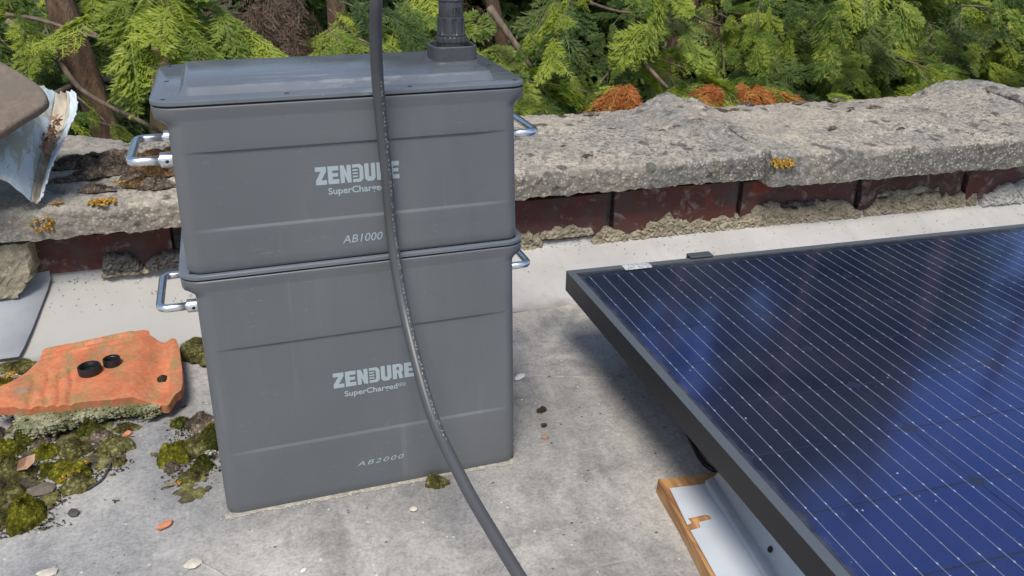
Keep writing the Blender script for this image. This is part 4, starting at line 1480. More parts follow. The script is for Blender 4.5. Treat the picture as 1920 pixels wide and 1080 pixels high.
def battery(H, ztop_rim, label, g_hi, g_lo, hy, hz, loc_z):
    """H: height of the body below the lid plate, everything in local z from 0"""
    t = empty('battery_box', (0, 0, loc_z))
    tag(t, label, 'battery', 'battery boxes stacked on the roof')
    FP = 60
    rings = []
    rb = 0.014

    def ringz(z, inset, yin, r, rec=0.0, back=0.0):
        pts = corner_ring(inset, BW - inset, 0.003 + yin, BD - 0.003 - yin, r, 8, FP)
        out = []
        for (x, y) in pts:
            if rec and y < 0.003 + yin + 1e-6:
                f = smooth01(inset + 0.004, inset + 0.050, x) ** 0.7 * smooth01(inset + 0.004, inset + 0.050, BW - x) ** 0.7
                y += rec * f
            out.append((x, y))
        return out
    ins = lambda z: 0.0087 + (0.0126 - 0.0087) * z / H
    rings.append((0.0, ringz(0, ins(0) + 0.0035, 0.0035, rb - 0.003)))
    rings.append((0.0012, ringz(0, ins(0) + 0.0012, 0.0012, rb - 0.001)))
    rings.append((0.0038, ringz(0, ins(0), 0.0, rb)))
    rec = 0.0018
    zs_ = [(0.012, 0), (g_lo - 0.012, 0), (g_lo - 0.0024, 0), (g_lo - 0.0014, 0.0001), (g_lo + 0.0004, rec - 0.0002), (g_lo + 0.0010, rec), (g_lo + 0.002, rec), (g_lo + 0.02, rec), ((g_lo + g_hi) / 2, rec), (g_hi - 0.02, rec), (g_hi - 0.002, rec), (g_hi - 0.0006, rec), (g_hi + 0.0002, rec - 0.0002), (g_hi + 0.0012, 0.0001), (g_hi + 0.0020, 0), (g_hi + 0.01, 0)]
    for z, rc in zs_:
        rings.append((z, ringz(z, ins(z), 0.0, rb, rc)))
    zf = H - 0.0195
    rings.append((zf, ringz(zf, ins(zf), 0, rb)))
    for q in (0.2, 0.4, 0.6, 0.8, 1.0):
        z = zf + 0.0085 * q
        i_ = ins(zf) * (1 - (1 - math.cos(q * PI / 2)) * 0.0 - q ** 1.6 * 0.93)
        rings.append((z, ringz(z, i_, 0, rb + (0.022 - rb) * q)))
    rings.append((H - 0.004, ringz(0, 0.0006, -0.0018, 0.022)))
    rings.append((H - 0.0008, ringz(0, 0.0006, -0.0018, 0.022)))
    rings.append((H, ringz(0, 0.0016, -0.0010, 0.021)))
    loft('body', rings, MAT['plastic'], t)
    # gasket and lid plate
    g = [(H + 0.0001, corner_ring(0.0022, BW - 0.0022, 0.0040, BD - 0.004, 0.020, 8, 1)), (H + 0.0017, corner_ring(0.0022, BW - 0.0022, 0.0040, BD - 0.004, 0.020, 8, 1))]
    loft('gasket', g, MAT['gasket'], t)
    z0 = H + 0.0018
    L_ = [(z0, corner_ring(0.001, BW - 0.001, 0.0018, BD - 0.0018, 0.021)), (z0 + 0.0004, corner_ring(0.0, BW, 0.0010, BD - 0.001, 0.022)),
          (z0 + 0.0034, corner_ring(0.0, BW, 0.0010, BD - 0.001, 0.022)), (z0 + 0.0046, corner_ring(0.0014, BW - 0.0014, 0.0024, BD - 0.0024, 0.021))]
    lid = loft('lid', L_, MAT['lid'], t)
    zt = z0 + 0.0046
    bp = [(zt - 0.0005, corner_ring(0.024, BW - 0.026, 0.020, BD - 0.026, 0.010)), (zt + 0.0006, corner_ring(0.0255, BW - 0.0275, 0.0215, BD - 0.0275, 0.010)),
          (zt + 0.0064, corner_ring(0.0285, BW - 0.0305, 0.0262, BD - 0.031, 0.007)), (zt + 0.0073, corner_ring(0.0297, BW - 0.0317, 0.0274, BD - 0.0325, 0.0065))]
    loft('lid_panel', bp, MAT['lid'], lid)
    # screws in the rim
    for (sx_, sy_) in ((0.012, 0.012), (0.012, 0.1), (0.012, 0.187), (BW - 0.012, 0.012), (BW - 0.012, 0.1), (BW - 0.012, 0.187), (0.118, 0.010), (0.232, 0.010), (0.118, 0.19), (0.232, 0.19)):
        lathe('screw', [(0.0001, -0.001), (0.0024, -0.001), (0.0024, 0.0002), (0.0020, 0.0003), (0.0011, 0.0003), (0.0010, -0.0004), (0.0001, -0.0004)], MAT['frame'], lid, 14, (sx_, sy_, zt))
    # handles
    for sgn in (-1, 1):
        xb = ins(hz) if sgn < 0 else BW - ins(hz)
        xo = xb + sgn * 0.0405
        ya, yb = hy
        rc_ = 0.009
        pts = [Vector((xb - sgn * 0.004, ya, hz)), Vector((xo - sgn * rc_, ya, hz))]
        for i in range(1, 6):
            a = PI / 2 * i / 6
            pts.append(Vector((xo - sgn * rc_ + sgn * rc_ * math.sin(a), ya + rc_ - rc_ * math.cos(a), hz)))
        pts += [Vector((xo, ya + rc_, hz)), Vector((xo, yb - rc_, hz))]
        for i in range(1, 6):
            a = PI / 2 * i / 6
            pts.append(Vector((xo - sgn * rc_ + sgn * rc_ * math.cos(a), yb - rc_ + rc_ * math.sin(a), hz)))
        pts += [Vector((xo - sgn * rc_, yb, hz)), Vector((xb - sgn * 0.004, yb, hz))]
        h_ = tube('handle', pts, 0.0043, MAT['chrome'], t, 16)
        for yy in (ya, yb):
            Mx = Matrix.Rotation(PI / 2 * sgn, 4, 'Y')
            lathe('handle_socket', [(0.0048, 0.0135), (0.0066, 0.0135), (0.0072, 0.0128), (0.0072, 0.0005), (0.0092, 0.0), (0.0092, -0.0015), (0.001, -0.0015)], MAT['chrome'], h_, 24, (xb, yy, hz), M=Mx)
            lathe('pin', [(0.0001, 0.0), (0.0017, 0.0), (0.0017, 0.0006), (0.001, 0.0009), (0.0001, 0.0009)], MAT['gasket'], h_, 12, (xb + sgn * 0.007, yy - 0.0072, hz), M=Matrix.Rotation(PI / 2, 4, 'X'))
    return t, zt


# lower, taller box and upper box
low, zt1 = battery(0.2790, 0, 'taller grey battery box at the bottom of the stack, standing directly on the roof', 0.2015, 0.078, (0.075, 0.165), 0.2235, 0.0)
UZ = 0.2860
top, zt2 = battery(0.1590, 0, 'shorter grey battery box on top of the other, with the cable plugged into its lid', 0.4030 - UZ, 0.3295 - UZ, (0.060, 0.150), 0.3850 - UZ, UZ)
YF = 0.003 + 0.0019
wordmark(top, 0.1362, 0.2168, 0.3637 - UZ, 0.0176, YF - 0.0003)
text_mesh('lettering', 'SuperCharged', 0.0092, MAT['print'], top, (0.1470, YF - 0.0002, 0.3535 - UZ), bold=0.00016, fit=(0.0555, None))
ring_mark(top, 0.2058, 0.3568 - UZ, 0.0021, YF - 0.0003)
text_mesh('model_number', 'AB1000', 0.012, MAT['print'], top, (0.1565, 0.0028, 0.3025 - UZ), bold=0.0, shear=0.22, fit=(0.0400, None))
wordmark(low, 0.1348, 0.2226, 0.1380, 0.0182, YF - 0.0003)
text_mesh('lettering', 'SuperCharged', 0.0092, MAT['print'], low, (0.1455, YF - 0.0002, 0.1262), bold=0.00016, fit=(0.0575, None))
ring_mark(low, 0.2062, 0.1302, 0.0023, YF - 0.0003)
text_mesh('model_number', 'AB2000', 0.008, MAT['print'], low, (0.1520, 0.0028, 0.0345), shear=0.3, spacing=1.25, fit=(0.0535, 0.0058))

# socket on the top lid
LT = UZ + zt2 + 0.0073       # top of lid panel, world
cx, cy = 0.2985, 0.1060
so = loft('socket', [(LT - UZ - 0.001, corner_ring(cx - 0.0275, cx + 0.0275, cy - 0.0265, cy + 0.0265, 0.015)),
                     (LT - UZ + 0.0008, corner_ring(cx - 0.0265, cx + 0.0265, cy - 0.0255, cy + 0.0255, 0.014)),
                     (LT - UZ + 0.0016, corner_ring(cx - 0.0240, cx + 0.0240, cy - 0.0230, cy + 0.0230, 0.012)),
                     (LT - UZ + 0.0150, corner_ring(cx - 0.0240, cx + 0.0240, cy - 0.0230, cy + 0.0230, 0.012)),
                     (LT - UZ + 0.0158, corner_ring(cx - 0.0234, cx + 0.0234, cy - 0.0224, cy + 0.0224, 0.0116)),
                     (LT - UZ + 0.0158, corner_ring(cx - 0.0215, cx + 0.0215, cy - 0.0205, cy + 0.0205, 0.0105)),
                     (LT - UZ + 0.0040, corner_ring(cx - 0.0210, cx + 0.0210, cy - 0.0200, cy + 0.0200, 0.0100))], MAT['socket'], top, 35)

# ------------------------------------------------------------------ cable with its plug
cab = empty('power_cable', (cx, cy, LT))
tag(cab, 'thick dark grey cable looping from the round plug on the lid down across both boxes', 'cable')


def camray(px, py):
    return (rgt * ((px - 960) / 1576.13) - up * ((py - 540) / 1576.13) + fwd)


# the hanging run, from a loop above the plug down to the roof in front
run = [Vector((0.2985, 0.106, LT + 0.075)), Vector((0.2985, 0.105, LT + 0.115)), Vector((0.293, 0.092, LT + 0.165)), Vector((0.262, 0.055, LT + 0.198)), Vector((0.222, 0.004, LT + 0.185)), Vector((0.2010, -0.036, LT + 0.140))]
path_pts = [(0.1955, -0.048, 0.5455), (0.1951, -0.034, 0.5085), (0.1967, -0.020, 0.4690), (0.1995, -0.0110, 0.4180), (0.2020, -0.0085, 0.3700), (0.2040, -0.0095, 0.3050), (0.2075, -0.0400, 0.2350), (0.2130, -0.1150, 0.1690), (0.2240, -0.1900, 0.1380), (0.2350, -0.2500, 0.1220), (0.2440, -0.3000, 0.1120), (0.255, -0.36, 0.095), (0.27, -0.47, 0.045), (0.29, -0.62, 0.0065), (0.33, -0.85, 0.0065)]
run += [Vector(q) for q in path_pts]
cpath = catmull([q - cab.location for q in run], 10)
tube('cable', cpath, 0.0056, MAT['cable'], cab, 20)


def ribbed(n_, depth, i0, i1):
    def f(a, i, r):
        if i0 <= i <= i1:
            s = math.cos(a * n_)
            return r - depth * (1 if s > 0.15 else 0)
        return r
    return f


lathe('plug_collar', [(0.001, 0.003), (0.0155, 0.003), (0.0155, 0.0185), (0.0168, 0.0188), (0.0168, 0.0235), (0.0160, 0.0245), (0.001, 0.0245)], MAT['plug'], cab, 96, (0, 0, 0), ribs=ribbed(18, 0.0007, 3, 4))
lathe('plug_nut', [(0.001, 0.0250), (0.0150, 0.0250), (0.0150, 0.0262), (0.0147, 0.0275), (0.0142, 0.0400), (0.0141, 0.0430), (0.0138, 0.0440), (0.001, 0.0440)], MAT['plug'], cab, 120, ribs=ribbed(8, 0.0011, 3, 4))
lathe('plug_neck', [(0.001, 0.0438), (0.0129, 0.0438), (0.0131, 0.0450), (0.0131, 0.0585), (0.0127, 0.0595), (0.001, 0.0595)], MAT['plug'], cab, 12, ribs=None)
text_mesh('lettering', '177', 0.006, MAT['gasket'], cab, (-0.001, -0.01315, 0.0475), fit=(0.0075, 0.006), rot=(R(90), 0, 0))
lathe('plug_nut', [(0.001, 0.0598), (0.0136, 0.0598), (0.0136, 0.0608), (0.0133, 0.0620), (0.0128, 0.0780), (0.0126, 0.0800), (0.0095, 0.0860), (0.0075, 0.088), (0.001, 0.088)], MAT['plug'], cab, 120, ribs=ribbed(8, 0.0011, 3, 4))

# faint printing along the jacket
def print_on_cable(s, z_hi, z_lo, off):
    i0 = min(range(len(cpath)), key=lambda i: abs((cpath[i] + cab.location).z - z_hi) + (9 if i < 60 else 0))
    # arc length parametrisation
    seglen = [0]
    for i in range(1, len(cpath)):
        seglen.append(seglen[-1] + (cpath[i] - cpath[i - 1]).length)
    d = seglen[i0]
    bm_me = []
    for ch in s:
        d += 0.0043
        if ch == ' ':
            continue
        i = max(j for j in range(len(seglen)) if seglen[j] <= d)
        f = (d - seglen[i]) / max(1e-9, seglen[i + 1] - seglen[i])
        p = cpath[i].lerp(cpath[i + 1], f)
        tg = (cpath[i + 1] - cpath[i]).normalized()
        view = (CP - (p + cab.location)).normalized()
        side_ = tg.cross(view).normalized()
        nrm = side_.cross(tg).normalized()
        out = (nrm * math.cos(off) + side_ * math.sin(off)).normalized()
        sd = out.cross(tg).normalized()
        base = p + out * 0.00568
        # glyph: a few tiny strokes
        r_ = random.Random(ord(ch))
        for k_ in range(3):
            u0 = r_.uniform(-0.0012, 0.0008); v0 = r_.uniform(-0.0014, 0.0010)
            hor = r_.random() < 0.5
            du, dv = (0.0018, 0.0004) if hor else (0.0004, 0.0022)
            bm_me.append([base + sd * u0 + tg * v0, base + sd * (u0 + du) + tg * v0, base + sd * (u0 + du) + tg * (v0 + dv), base + sd * u0 + tg * (v0 + dv)])
        if d > seglen[-1] - 0.1:
            break
    V = [v for q in bm_me for v in q]
    F = [(4 * i, 4 * i + 1, 4 * i + 2, 4 * i + 3) for i in range(len(bm_me))]
    return V, F


V, F = print_on_cable('ROHS 1.25X1 07MM2 0.75 ROHS CE 125X1 VDE 07RN F 4G1.5 ROHS 1.25X1 07MM2 0.75 ROHS CE 125', 0.47, 0.1, -0.55)
V2, F2 = print_on_cable('VDE ROHS 1.25X1', 0.54, 0.1, -1.0)
mesh('lettering', V, F, MAT['cable_print'], cab)

# ================================================================== SOLAR PANEL
PO = Vector((0.5050, 0.2030, 0.1390))
pyaw, ptilt, proll = R(-2.06), R(-0.09), R(0.52)
PM = Matrix.Rotation(pyaw, 3, 'Z') @ Matrix.Rotation(ptilt, 3, 'X') @ Matrix.Rotation(proll, 3, 'Y')
CA, CB = 0.1845, 0.08745
NCOL, NROW = 6, 20
panel = empty('solar_panel', PO, PM.to_euler())
tag(panel, 'large dark blue solar panel in a black frame raised above the roof', 'solar panel')
x0, x1 = -0.0170, NCOL * CA + 0.0170
y1, y0 = 0.0205, -(NROW * CB + 0.02)
FH = 0.030
lip = 0.0105


def bar(name, pts, z0, z1, mat, parent=panel, bevel=0.0006):
    return prism(name, pts, z0, z1, mat, parent, bevel)


# four mitred frame bars, side wall and top lip
fr = empty  # silence linters
bars = [[(x0, y0), (x0 + lip, y0 + lip), (x0 + lip, y1 - lip), (x0, y1)],
        [(x0, y1), (x0 + lip, y1 - lip), (x1 - lip, y1 - lip), (x1, y1)],
        [(x1, y1), (x1 - lip, y1 - lip), (x1 - lip, y0 + lip), (x1, y0)],
        [(x1, y0), (x1 - lip, y0 + lip), (x0 + lip, y0 + lip), (x0, y0)]]
for b_ in bars:
    q = bar('frame_bar', b_, -FH, -0.0008, MAT['frame'], bevel=0.0)
    bar('frame_face', [(px * 1.0, py * 1.0) for px, py in b_], -0.0008, 0.0, MAT['frame_top'], q, 0.0)
# backsheet and glass
mesh('backsheet', [(x0 + 0.004, y0 + .004, -0.0042), (x1 - .004, y0 + .004, -0.0042), (x1 - .004, y1 - .004, -0.0042), (x0 + .004, y1 - .004, -0.0042),
                   (x0 + 0.004, y0 + .004, -0.0065), (x1 - .004, y0 + .004, -0.0065), (x1 - .004, y1 - .004, -0.0065), (x0 + .004, y1 - .004, -0.0065)],
     [(0, 1, 2, 3), (7, 6, 5, 4), (0, 4, 5, 1), (1, 5, 6, 2), (2, 6, 7, 3), (3, 7, 4, 0)], MAT['backsheet'], panel)
e = lip
mesh('glass', [(x0 + e, y0 + e, -0.0012), (x1 - e, y0 + e, -0.0012), (x1 - e, y1 - e, -0.0012), (x0 + e, y1 - e, -0.0012)], [(0, 1, 2, 3)], MAT['glass'], panel)
# cells
g_, ch_ = 0.0011, 0.0068
cw, chh = CA / 2 - g_ * 1.1, CB / 2 - g_
octo = [(-cw + ch_, -chh), (cw - ch_, -chh), (cw, -chh + ch_), (cw, chh - ch_), (cw - ch_, chh), (-cw + ch_, chh), (-cw, chh - ch_), (-cw, -chh + ch_)]
cme = bpy.data.meshes.new('cell')
cme.from_pydata([(a, b, 0.0002) for a, b in octo] + [(a, b, 0) for a, b in octo], [], [tuple(range(8))] + [(i, i + 8, (i + 1) % 8 + 8, (i + 1) % 8) for i in range(8)])
cme.materials.append(MAT['cell'])
for i in range(NCOL):
    for j in range(NROW):
        c = bpy.data.objects.new('cell', cme)
        COL.objects.link(c)
        c.parent = panel
        c.location = ((i + 0.5) * CA, -(j + 0.5) * CB, -0.0039)
        c.rotation_euler = (R(random.gauss(0, 0.10)), R(random.gauss(0, 0.06)), 0)
# pale rim lines round each cell, bus wires and solder pads
wme = bpy.data.meshes.new('bus_wire')
hw = 0.00021
yb_, yt_ = -(NROW * CB) + 0.002, -0.0015 + 0.004
wme.from_pydata([(-hw, yb_, 0), (hw, yb_, 0), (hw, yt_, 0), (-hw, yt_, 0), (-hw, yb_, 0.0003), (hw, yb_, 0.0003), (hw, yt_, 0.0003), (-hw, yt_, 0.0003)], [],
                [(4, 5, 6, 7), (0, 4, 7, 3), (1, 2, 6, 5), (0, 1, 5, 4), (3, 7, 6, 2)])
wme.materials.append(MAT['wire'])
padV, padF = [], []


def pad(x, y, w_, l_):
    i = len(padV)
    z = -0.00325
    padV.extend([(x - w_, y - l_, z), (x + w_, y - l_, z), (x + w_, y + l_, z), (x - w_, y + l_, z)])
    padF.append((i, i + 1, i + 2, i + 3))


for i in range(NCOL):
    for b in range(9):
        x = i * CA + CA * (b + 0.5) / 9
        o = bpy.data.objects.new('bus_wire', wme)
        COL.objects.link(o)
        o.parent = panel
        o.location = (x, 0, -0.00365)
        for j in range(NROW):
            yt = -j * CB
            pad(x, yt - 0.0075, 0.00062, 0.0012)
            pad(x, yt - CB + 0.0075, 0.00062, 0.0012)
            for q in (0.30, 0.5, 0.70):
                pad(x, yt - CB * q, 0.00042, 0.0006)
pads = mesh('solder_pads', padV, padF, plain('solder', (0.55, 0.57, 0.62), 0.5), panel)
pads['kind'] = 'stuff'
# clamp on the far edge and clear tape
cl = bm_obj('clamp', (lambda bm: (bm_box(bm, (0.193, y1 + 0.001, 0.0030), (0.036, 0.016, 0.0028), 0.0008), bm_box(bm, (0.193, y1 + 0.008, -0.010), (0.036, 0.003, 0.028), 0.0008), bm)[2])(bmesh.new()), plain('grey clamp metal', (0.10, 0.115, 0.115), 0.45, 0.4), None)
cl.matrix_world = Matrix.Translation(PO) @ PM.to_4x4()
tag(cl, 'small grey metal clamp gripping the far edge of the solar panel frame', 'clamp')
n = N('clear tape'); n.set(Base_Color=(0.55, 0.57, 0.58), Roughness=0.35)
n.set(Base_Color=n.ramp(n.noise(240, 4, 0.7, n.pos()), [(0.4, (0.22, 0.23, 0.25)), (0.6, (0.62, 0.64, 0.66))]))
tp = []
for i in range(13):
    t_ = i / 12
    tp.append((0.066 + 0.042 * t_, y1 - 0.0125 - random.uniform(0, 0.003) * (1 if 0 < i < 12 else -1), 0.0007 if True else 0))
V = [(a, y1 - 0.002, 0.0006) for a, b, c in tp] + [(a, b, 0.0006) for a, b, c in tp] + [(a, y1 - 0.017 - 0.001 * (i % 2), -0.0006) for i, (a, b, c) in enumerate(tp)]
F = [(i, i + 1, 13 + i + 1, 13 + i) for i in range(12)] + [(13 + i, 14 + i, 27 + i, 26 + i) for i in range(12)]
mesh('tape', V, F, n.m, panel)

# ------------------------------------------------------------------ timber block with bracket under the panel
PLA = R(-98 + 0.2)          # long axis direction
wd_ = empty('timber_board', (0.474, -0.103, 0), (0, 0, R(-7.8)))
tag(wd_, 'rough orange-brown timber board lying on the roof below the panel edge', 'board')


def board_obj():
    bm = bmesh.new()
    bmesh.ops.create_grid(bm, x_segments=14, y_segments=60, size=0.5)
    r = bmesh.ops.extrude_face_region(bm, geom=list(bm.faces))
    for v in [e for e in r['geom'] if isinstance(e, bmesh.types.BMVert)]:
        v.co.z = 1
    for v in bm.verts:
        x = (v.co.x + 0.5) * 0.150
        y = -(v.co.y + 0.5) * 0.62
        z = 0.0002 + v.co.z * 0.0180
        nn = vnoise(np.array([[x * 60, y * 14, z * 60]]), 3)[0]
        v.co = Vector((x + (0.0012 * nn if x < 0.001 else 0), y + 0.0008 * nn, z + (0.0006 * nn if z > 0.01 else 0)))
    return bm_obj('plank', bm, MAT['wood'], wd_)


board_obj()
br = empty('mounting_bracket', (0.474, -0.103, 0.0196), (0, 0, R(-7.8)))
tag(br, 'bluish galvanised steel angle bracket with a hooked slot, screwed to the timber board', 'bracket')
# flat web with the hooked slot as outline notch (x right, y towards camera negative)
sy = -0.066
out = [(0.0065, -0.021), (0.0470, -0.0205), (0.0470, -0.60), (0.0035, -0.60), (0.0035, sy - 0.0245), (0.0150, sy - 0.0225), (0.0165, sy - 0.0145), (0.0260, sy - 0.0125)]
out += [(0.0280 + 0.0050 * math.sin(a), sy - 0.0075 - 0.0050 * math.cos(a)) for a in (0.3, 0.9, 1.5, 2.1, 2.8)]
out += [(0.0075, sy - 0.0055), (0.0085, sy - 0.0135), (0.0035, sy - 0.0150)]
prism('bracket_plate', out, 0, 0.0016, MAT['steel'], br)
# folded part: ridge line then rising curve up to the panel
profx = [(0.0470, 0.0008), (0.0485, 0.0010), (0.0500, 0.0030), (0.0525, 0.0038), (0.0580, 0.0042), (0.0605, 0.0046), (0.0650, 0.0085), (0.0700, 0.0170), (0.0735, 0.0300), (0.0745, 0.0450), (0.0745, 0.0840)]
V, F = [], []
for (px, pz) in profx:
    V.append((px, -0.0205 + 0.0 * pz + (0.006 if pz > 0.004 else 0.003 if pz > 0.002 else 0), pz))
    V.append((px, -0.60, pz))
F = [(2 * i, 2 * i + 1, 2 * i + 3, 2 * i + 2) for i in range(len(profx) - 1)]
o = mesh('bracket_upright', V, F, MAT['steel'], br, smooth=True)
s = o.modifiers.new('thick', 'SOLIDIFY'); s.thickness = 0.0016; s.offset = 0
o.data.set_sharp_from_angle(angle=R(25))
lathe('bolt_hole_disc', [(0.0001, 0.0), (0.0036, 0.0), (0.0036, 0.0012), (0.0001, 0.0012)], MAT['gasket'], br, 20, (0.0665, -0.1415, 0.0110), M=Matrix.Rotation(R(-52), 4, 'Y'))  # black disc stands for the shade inside a bolt hole, metal not pierced

# black cables under the panel
uc = tube('panel_cable', catmull([(0.590, 0.09, 0.09), (0.577, 0.052, 0.055), (0.566, 0.010, 0.020), (0.556, -0.040, 0.006), (0.553, -0.085, 0.004), (0.585, -0.11, 0.004), (0.66, -0.12, 0.005)], 8), 0.003, MAT['cable_black'], None, 10)
tag(uc, 'thin black cable drooping below the panel frame beside the timber board', 'cable')
uc2 = tube('panel_cable', catmull([(0.585, -0.23, 0.095), (0.576, -0.265, 0.066), (0.566, -0.32, 0.058), (0.552, -0.40, 0.06), (0.545, -0.5, 0.09)], 8), 0.0028, MAT['cable_black'], None, 10)
tag(uc2, 'thin black cable hanging between panel frame and steel bracket at the bottom edge', 'cable')


# ================================================================== BROKEN TILE, CAPS
# outline of the tile seen from above
TO = [(-0.271, 0.300), (-0.262, 0.312), (-0.246, 0.326), (-0.232, 0.352), (-0.2245, 0.380), (-0.2215, 0.4045), (-0.180, 0.412), (-0.098, 0.4285), (-0.085, 0.415), (-0.068, 0.4000), (-0.052, 0.402),
      (-0.0465, 0.370), (-0.040, 0.300), (-0.0385, 0.246), (-0.044, 0.233), (-0.0560, 0.2205), (-0.068, 0.2245), (-0.084, 0.2330), (-0.100, 0.2340), (-0.122, 0.2345), (-0.145, 0.2385), (-0.180, 0.2400), (-0.206, 0.2460), (-0.222, 0.2440),
      (-0.236, 0.252), (-0.262, 0.262), (-0.266, 0.275), (-0.258, 0.286)]

TO = smooth_outline(TO, 3, 0.0009)


def in_poly(pts, x, y):
    c = False
    j = len(pts) - 1
    for i in range(len(pts)):
        if (pts[i][1] > y) != (pts[j][1] > y) and x < (pts[j][0] - pts[i][0]) * (y - pts[i][1]) / (pts[j][1] - pts[i][1]) + pts[i][0]:
            c = not c
        j = i
    return c


def tile_h(x, y):
    base = 0.037 + 0.020 * (0.31 - y) * 0.0
    # right flank: drop to a channel, then lip
    rx = x - (-0.098 + 0.10 * (y - 0.40) * 0.28)
    h = base
    if rx > 0:
        t_ = min(1, rx / 0.032)
        h = base - 0.0125 * (t_ * t_ * (3 - 2 * t_))
    lipx = x - (-0.055 + 0.07 * (0.38 - y) * 0.9)
    if lipx > -0.012:
        t_ = min(1, (lipx + 0.012) / 0.012)
        h += 0.0085 * t_ * t_ * (3 - 2 * t_) * (1 - 0.5 * max(0, min(1, (y - 0.37) / 0.03)))
    # shallow ribs and edge beads
    if rx < -0.012:
        for rxx in (-0.205, -0.190, -0.176, -0.222):
            h -= (0.0026 + 0.008 * (rxx + 0.20) ) * math.exp(-((x + 0.10 * (y - 0.3) + 0.0012 * math.sin(y * 90 + rxx * 300) - rxx) / 0.0032) ** 2) * max(0, min(1, (0.352 + 0.3 * (rxx + 0.2) - y) / 0.03))
        d_back = 0.4285 - 0.19 * (-0.098 - x) - y
        for dd in (0.012, 0.027):
            h -= 0.0040 * math.exp(-((d_back - dd) / 0.0028) ** 4)
        h += 0.0016 * math.exp(-((d_back - 0.0) / 0.008) ** 2)
    return h


gridn = 0.0021
V, F, G = [], [], {}
ix0, ix1 = -0.275, -0.034
iy0, iy1 = 0.203, 0.432
nxx, nyy = int((ix1 - ix0) / gridn), int((iy1 - iy0) / gridn)
for i in range(nxx + 1):
    for j in range(nyy + 1):
        x = ix0 + i * gridn; y = iy0 + j * gridn
        if in_poly(TO, x, y):
            nn = vnoise(np.array([[x * 60, y * 60, 0.3]]), 2)[0] * 0.0007 + vnoise(np.array([[x * 220, y * 220, 0.3]]), 4)[0] * 0.0004
            G[i, j] = len(V)
            V.append((x + random.uniform(-.0006, .0006), y + random.uniform(-.0006, .0006), tile_h(x, y) + nn))
top_n = len(V)
cells = {(i, j) for (i, j) in G if (i + 1, j) in G and (i + 1, j + 1) in G and (i, j + 1) in G}
for k_, p_ in snap_outline(V, cells, G, TO).items():
    V[k_] = (p_.x, p_.y, tile_h(p_.x, p_.y) - 0.0008)
V += [(a, b + 0.002, c - 0.0125) for a, b, c in V]
for (i, j) in cells:
    a, b, c, d = G[i, j], G[i + 1, j], G[i + 1, j + 1], G[i, j + 1]
    F.append((a, b, c, d)); F.append((d + top_n, c + top_n, b + top_n, a + top_n))
    for (nn_, p_, q_) in (((i, j - 1), a, b), ((i + 1, j), b, c), ((i, j + 1), c, d), ((i - 1, j), d, a)):
        if nn_ not in cells:
            F.append((p_, p_ + top_n, q_ + top_n, q_))
tile = mesh('roof_tile', V, F, MAT['tile'], smooth=True)
tile.data.set_sharp_from_angle(angle=R(45))
tag(tile, 'broken orange clay roof tile lying in moss left of the battery stack', 'tile')
tag(tile)
# dirt plug in the tile's nail hole
def blob(name, c, s, mat, seed, amp=0.25, sub=3, fuzz=0, fuzz_len=0.003, flat=True, parent=None, freq=2.2):
    bm = bmesh.new()
    bmesh.ops.create_icosphere(bm, subdivisions=sub, radius=1)
    co = np.array([tuple(v.co) for v in bm.verts])
    nn = fbm(co + seed * 3.7, freq, 3, seed)
    co2 = co * (1 + amp * nn)[:, None]
    co2 = co2 * np.array(s)
    if flat:
        co2[:, 2] = np.where(co2[:, 2] < 0, co2[:, 2] * 0.25, co2[:, 2])
    for v, q in zip(bm.verts, co2):
        v.co = q
    if fuzz:
        bm.normal_update()
        vs = [v for v in bm.verts if v.co.z > -0.1 * s[2]]
        rr = random.Random(seed)
        faces = [f for f in bm.faces if f.calc_center_median().z > 0]
        for k_ in range(fuzz):
            f = rr.choice(faces)
            a = [v.co for v in f.verts[:3]]
            w1, w2 = rr.random(), rr.random()
            if w1 + w2 > 1: w1, w2 = 1 - w1, 1 - w2
            p = a[0] + (a[1] - a[0]) * w1 + (a[2] - a[0]) * w2
            nrm = (f.normal + Vector([rr.uniform(-.6, .6) for _ in range(3)])).normalized()
            tn = nrm.orthogonal().normalized()
            tn = Matrix.Rotation(rr.uniform(0, 6.28), 3, nrm) @ tn
            wv = fuzz_len * 0.22
            L = fuzz_len * rr.uniform(0.5, 1.3)
            v1 = bm.verts.new(p - tn * wv); v2 = bm.verts.new(p + tn * wv); v3 = bm.verts.new(p + nrm * L)
            bm.faces.new((v1, v2, v3))
    me = bpy.data.meshes.new(name)
    bm.to_mesh(me); bm.free()
    me.shade_smooth()
    o = link(name, me, parent, mat)
    o.location = c
    return o


blob('dirt_plug', (-0.0655, 0.290, tile_h(-0.0655, 0.290) + 0.0004), (0.0065, 0.009, 0.0022), MAT['soil'], 3, 0.35, 3, 120, 0.0015, parent=tile)

# slab under the tile
SP = [(-0.232, 0.243), (-0.222, 0.229), (-0.200, 0.224), (-0.172, 0.233), (-0.148, 0.236), (-0.118, 0.243), (-0.096, 0.236), (-0.078, 0.228), (-0.068, 0.236), (-0.066, 0.262), (-0.090, 0.30), (-0.150, 0.31), (-0.21, 0.29), (-0.236, 0.262)]
SP = smooth_outline([(x, y - 0.009) for x, y in SP], 3, 0.0016)
V, F, G = [], [], {}
gs = 0.0024
for i in range(int(0.18 / gs)):
    for j in range(int(0.10 / gs)):
        x = -0.24 + i * gs; y = 0.208 + j * gs
        if in_poly(SP, x, y):
            G[i, j] = len(V)
            V.append((x, y, 0))
cells = {(i, j) for (i, j) in G if (i + 1, j) in G and (i + 1, j + 1) in G and (i, j + 1) in G}
for k_, p_ in snap_outline(V, cells, G, SP).items():
    V[k_] = (p_.x, p_.y, 0)
Pn = np.array(V)
hh = fbm(Pn, 45, 3, 5) * 0.0022 + cellbump(Pn, 160, 7) * 0.003 + fbm(Pn, 200, 2, 9) * 0.001
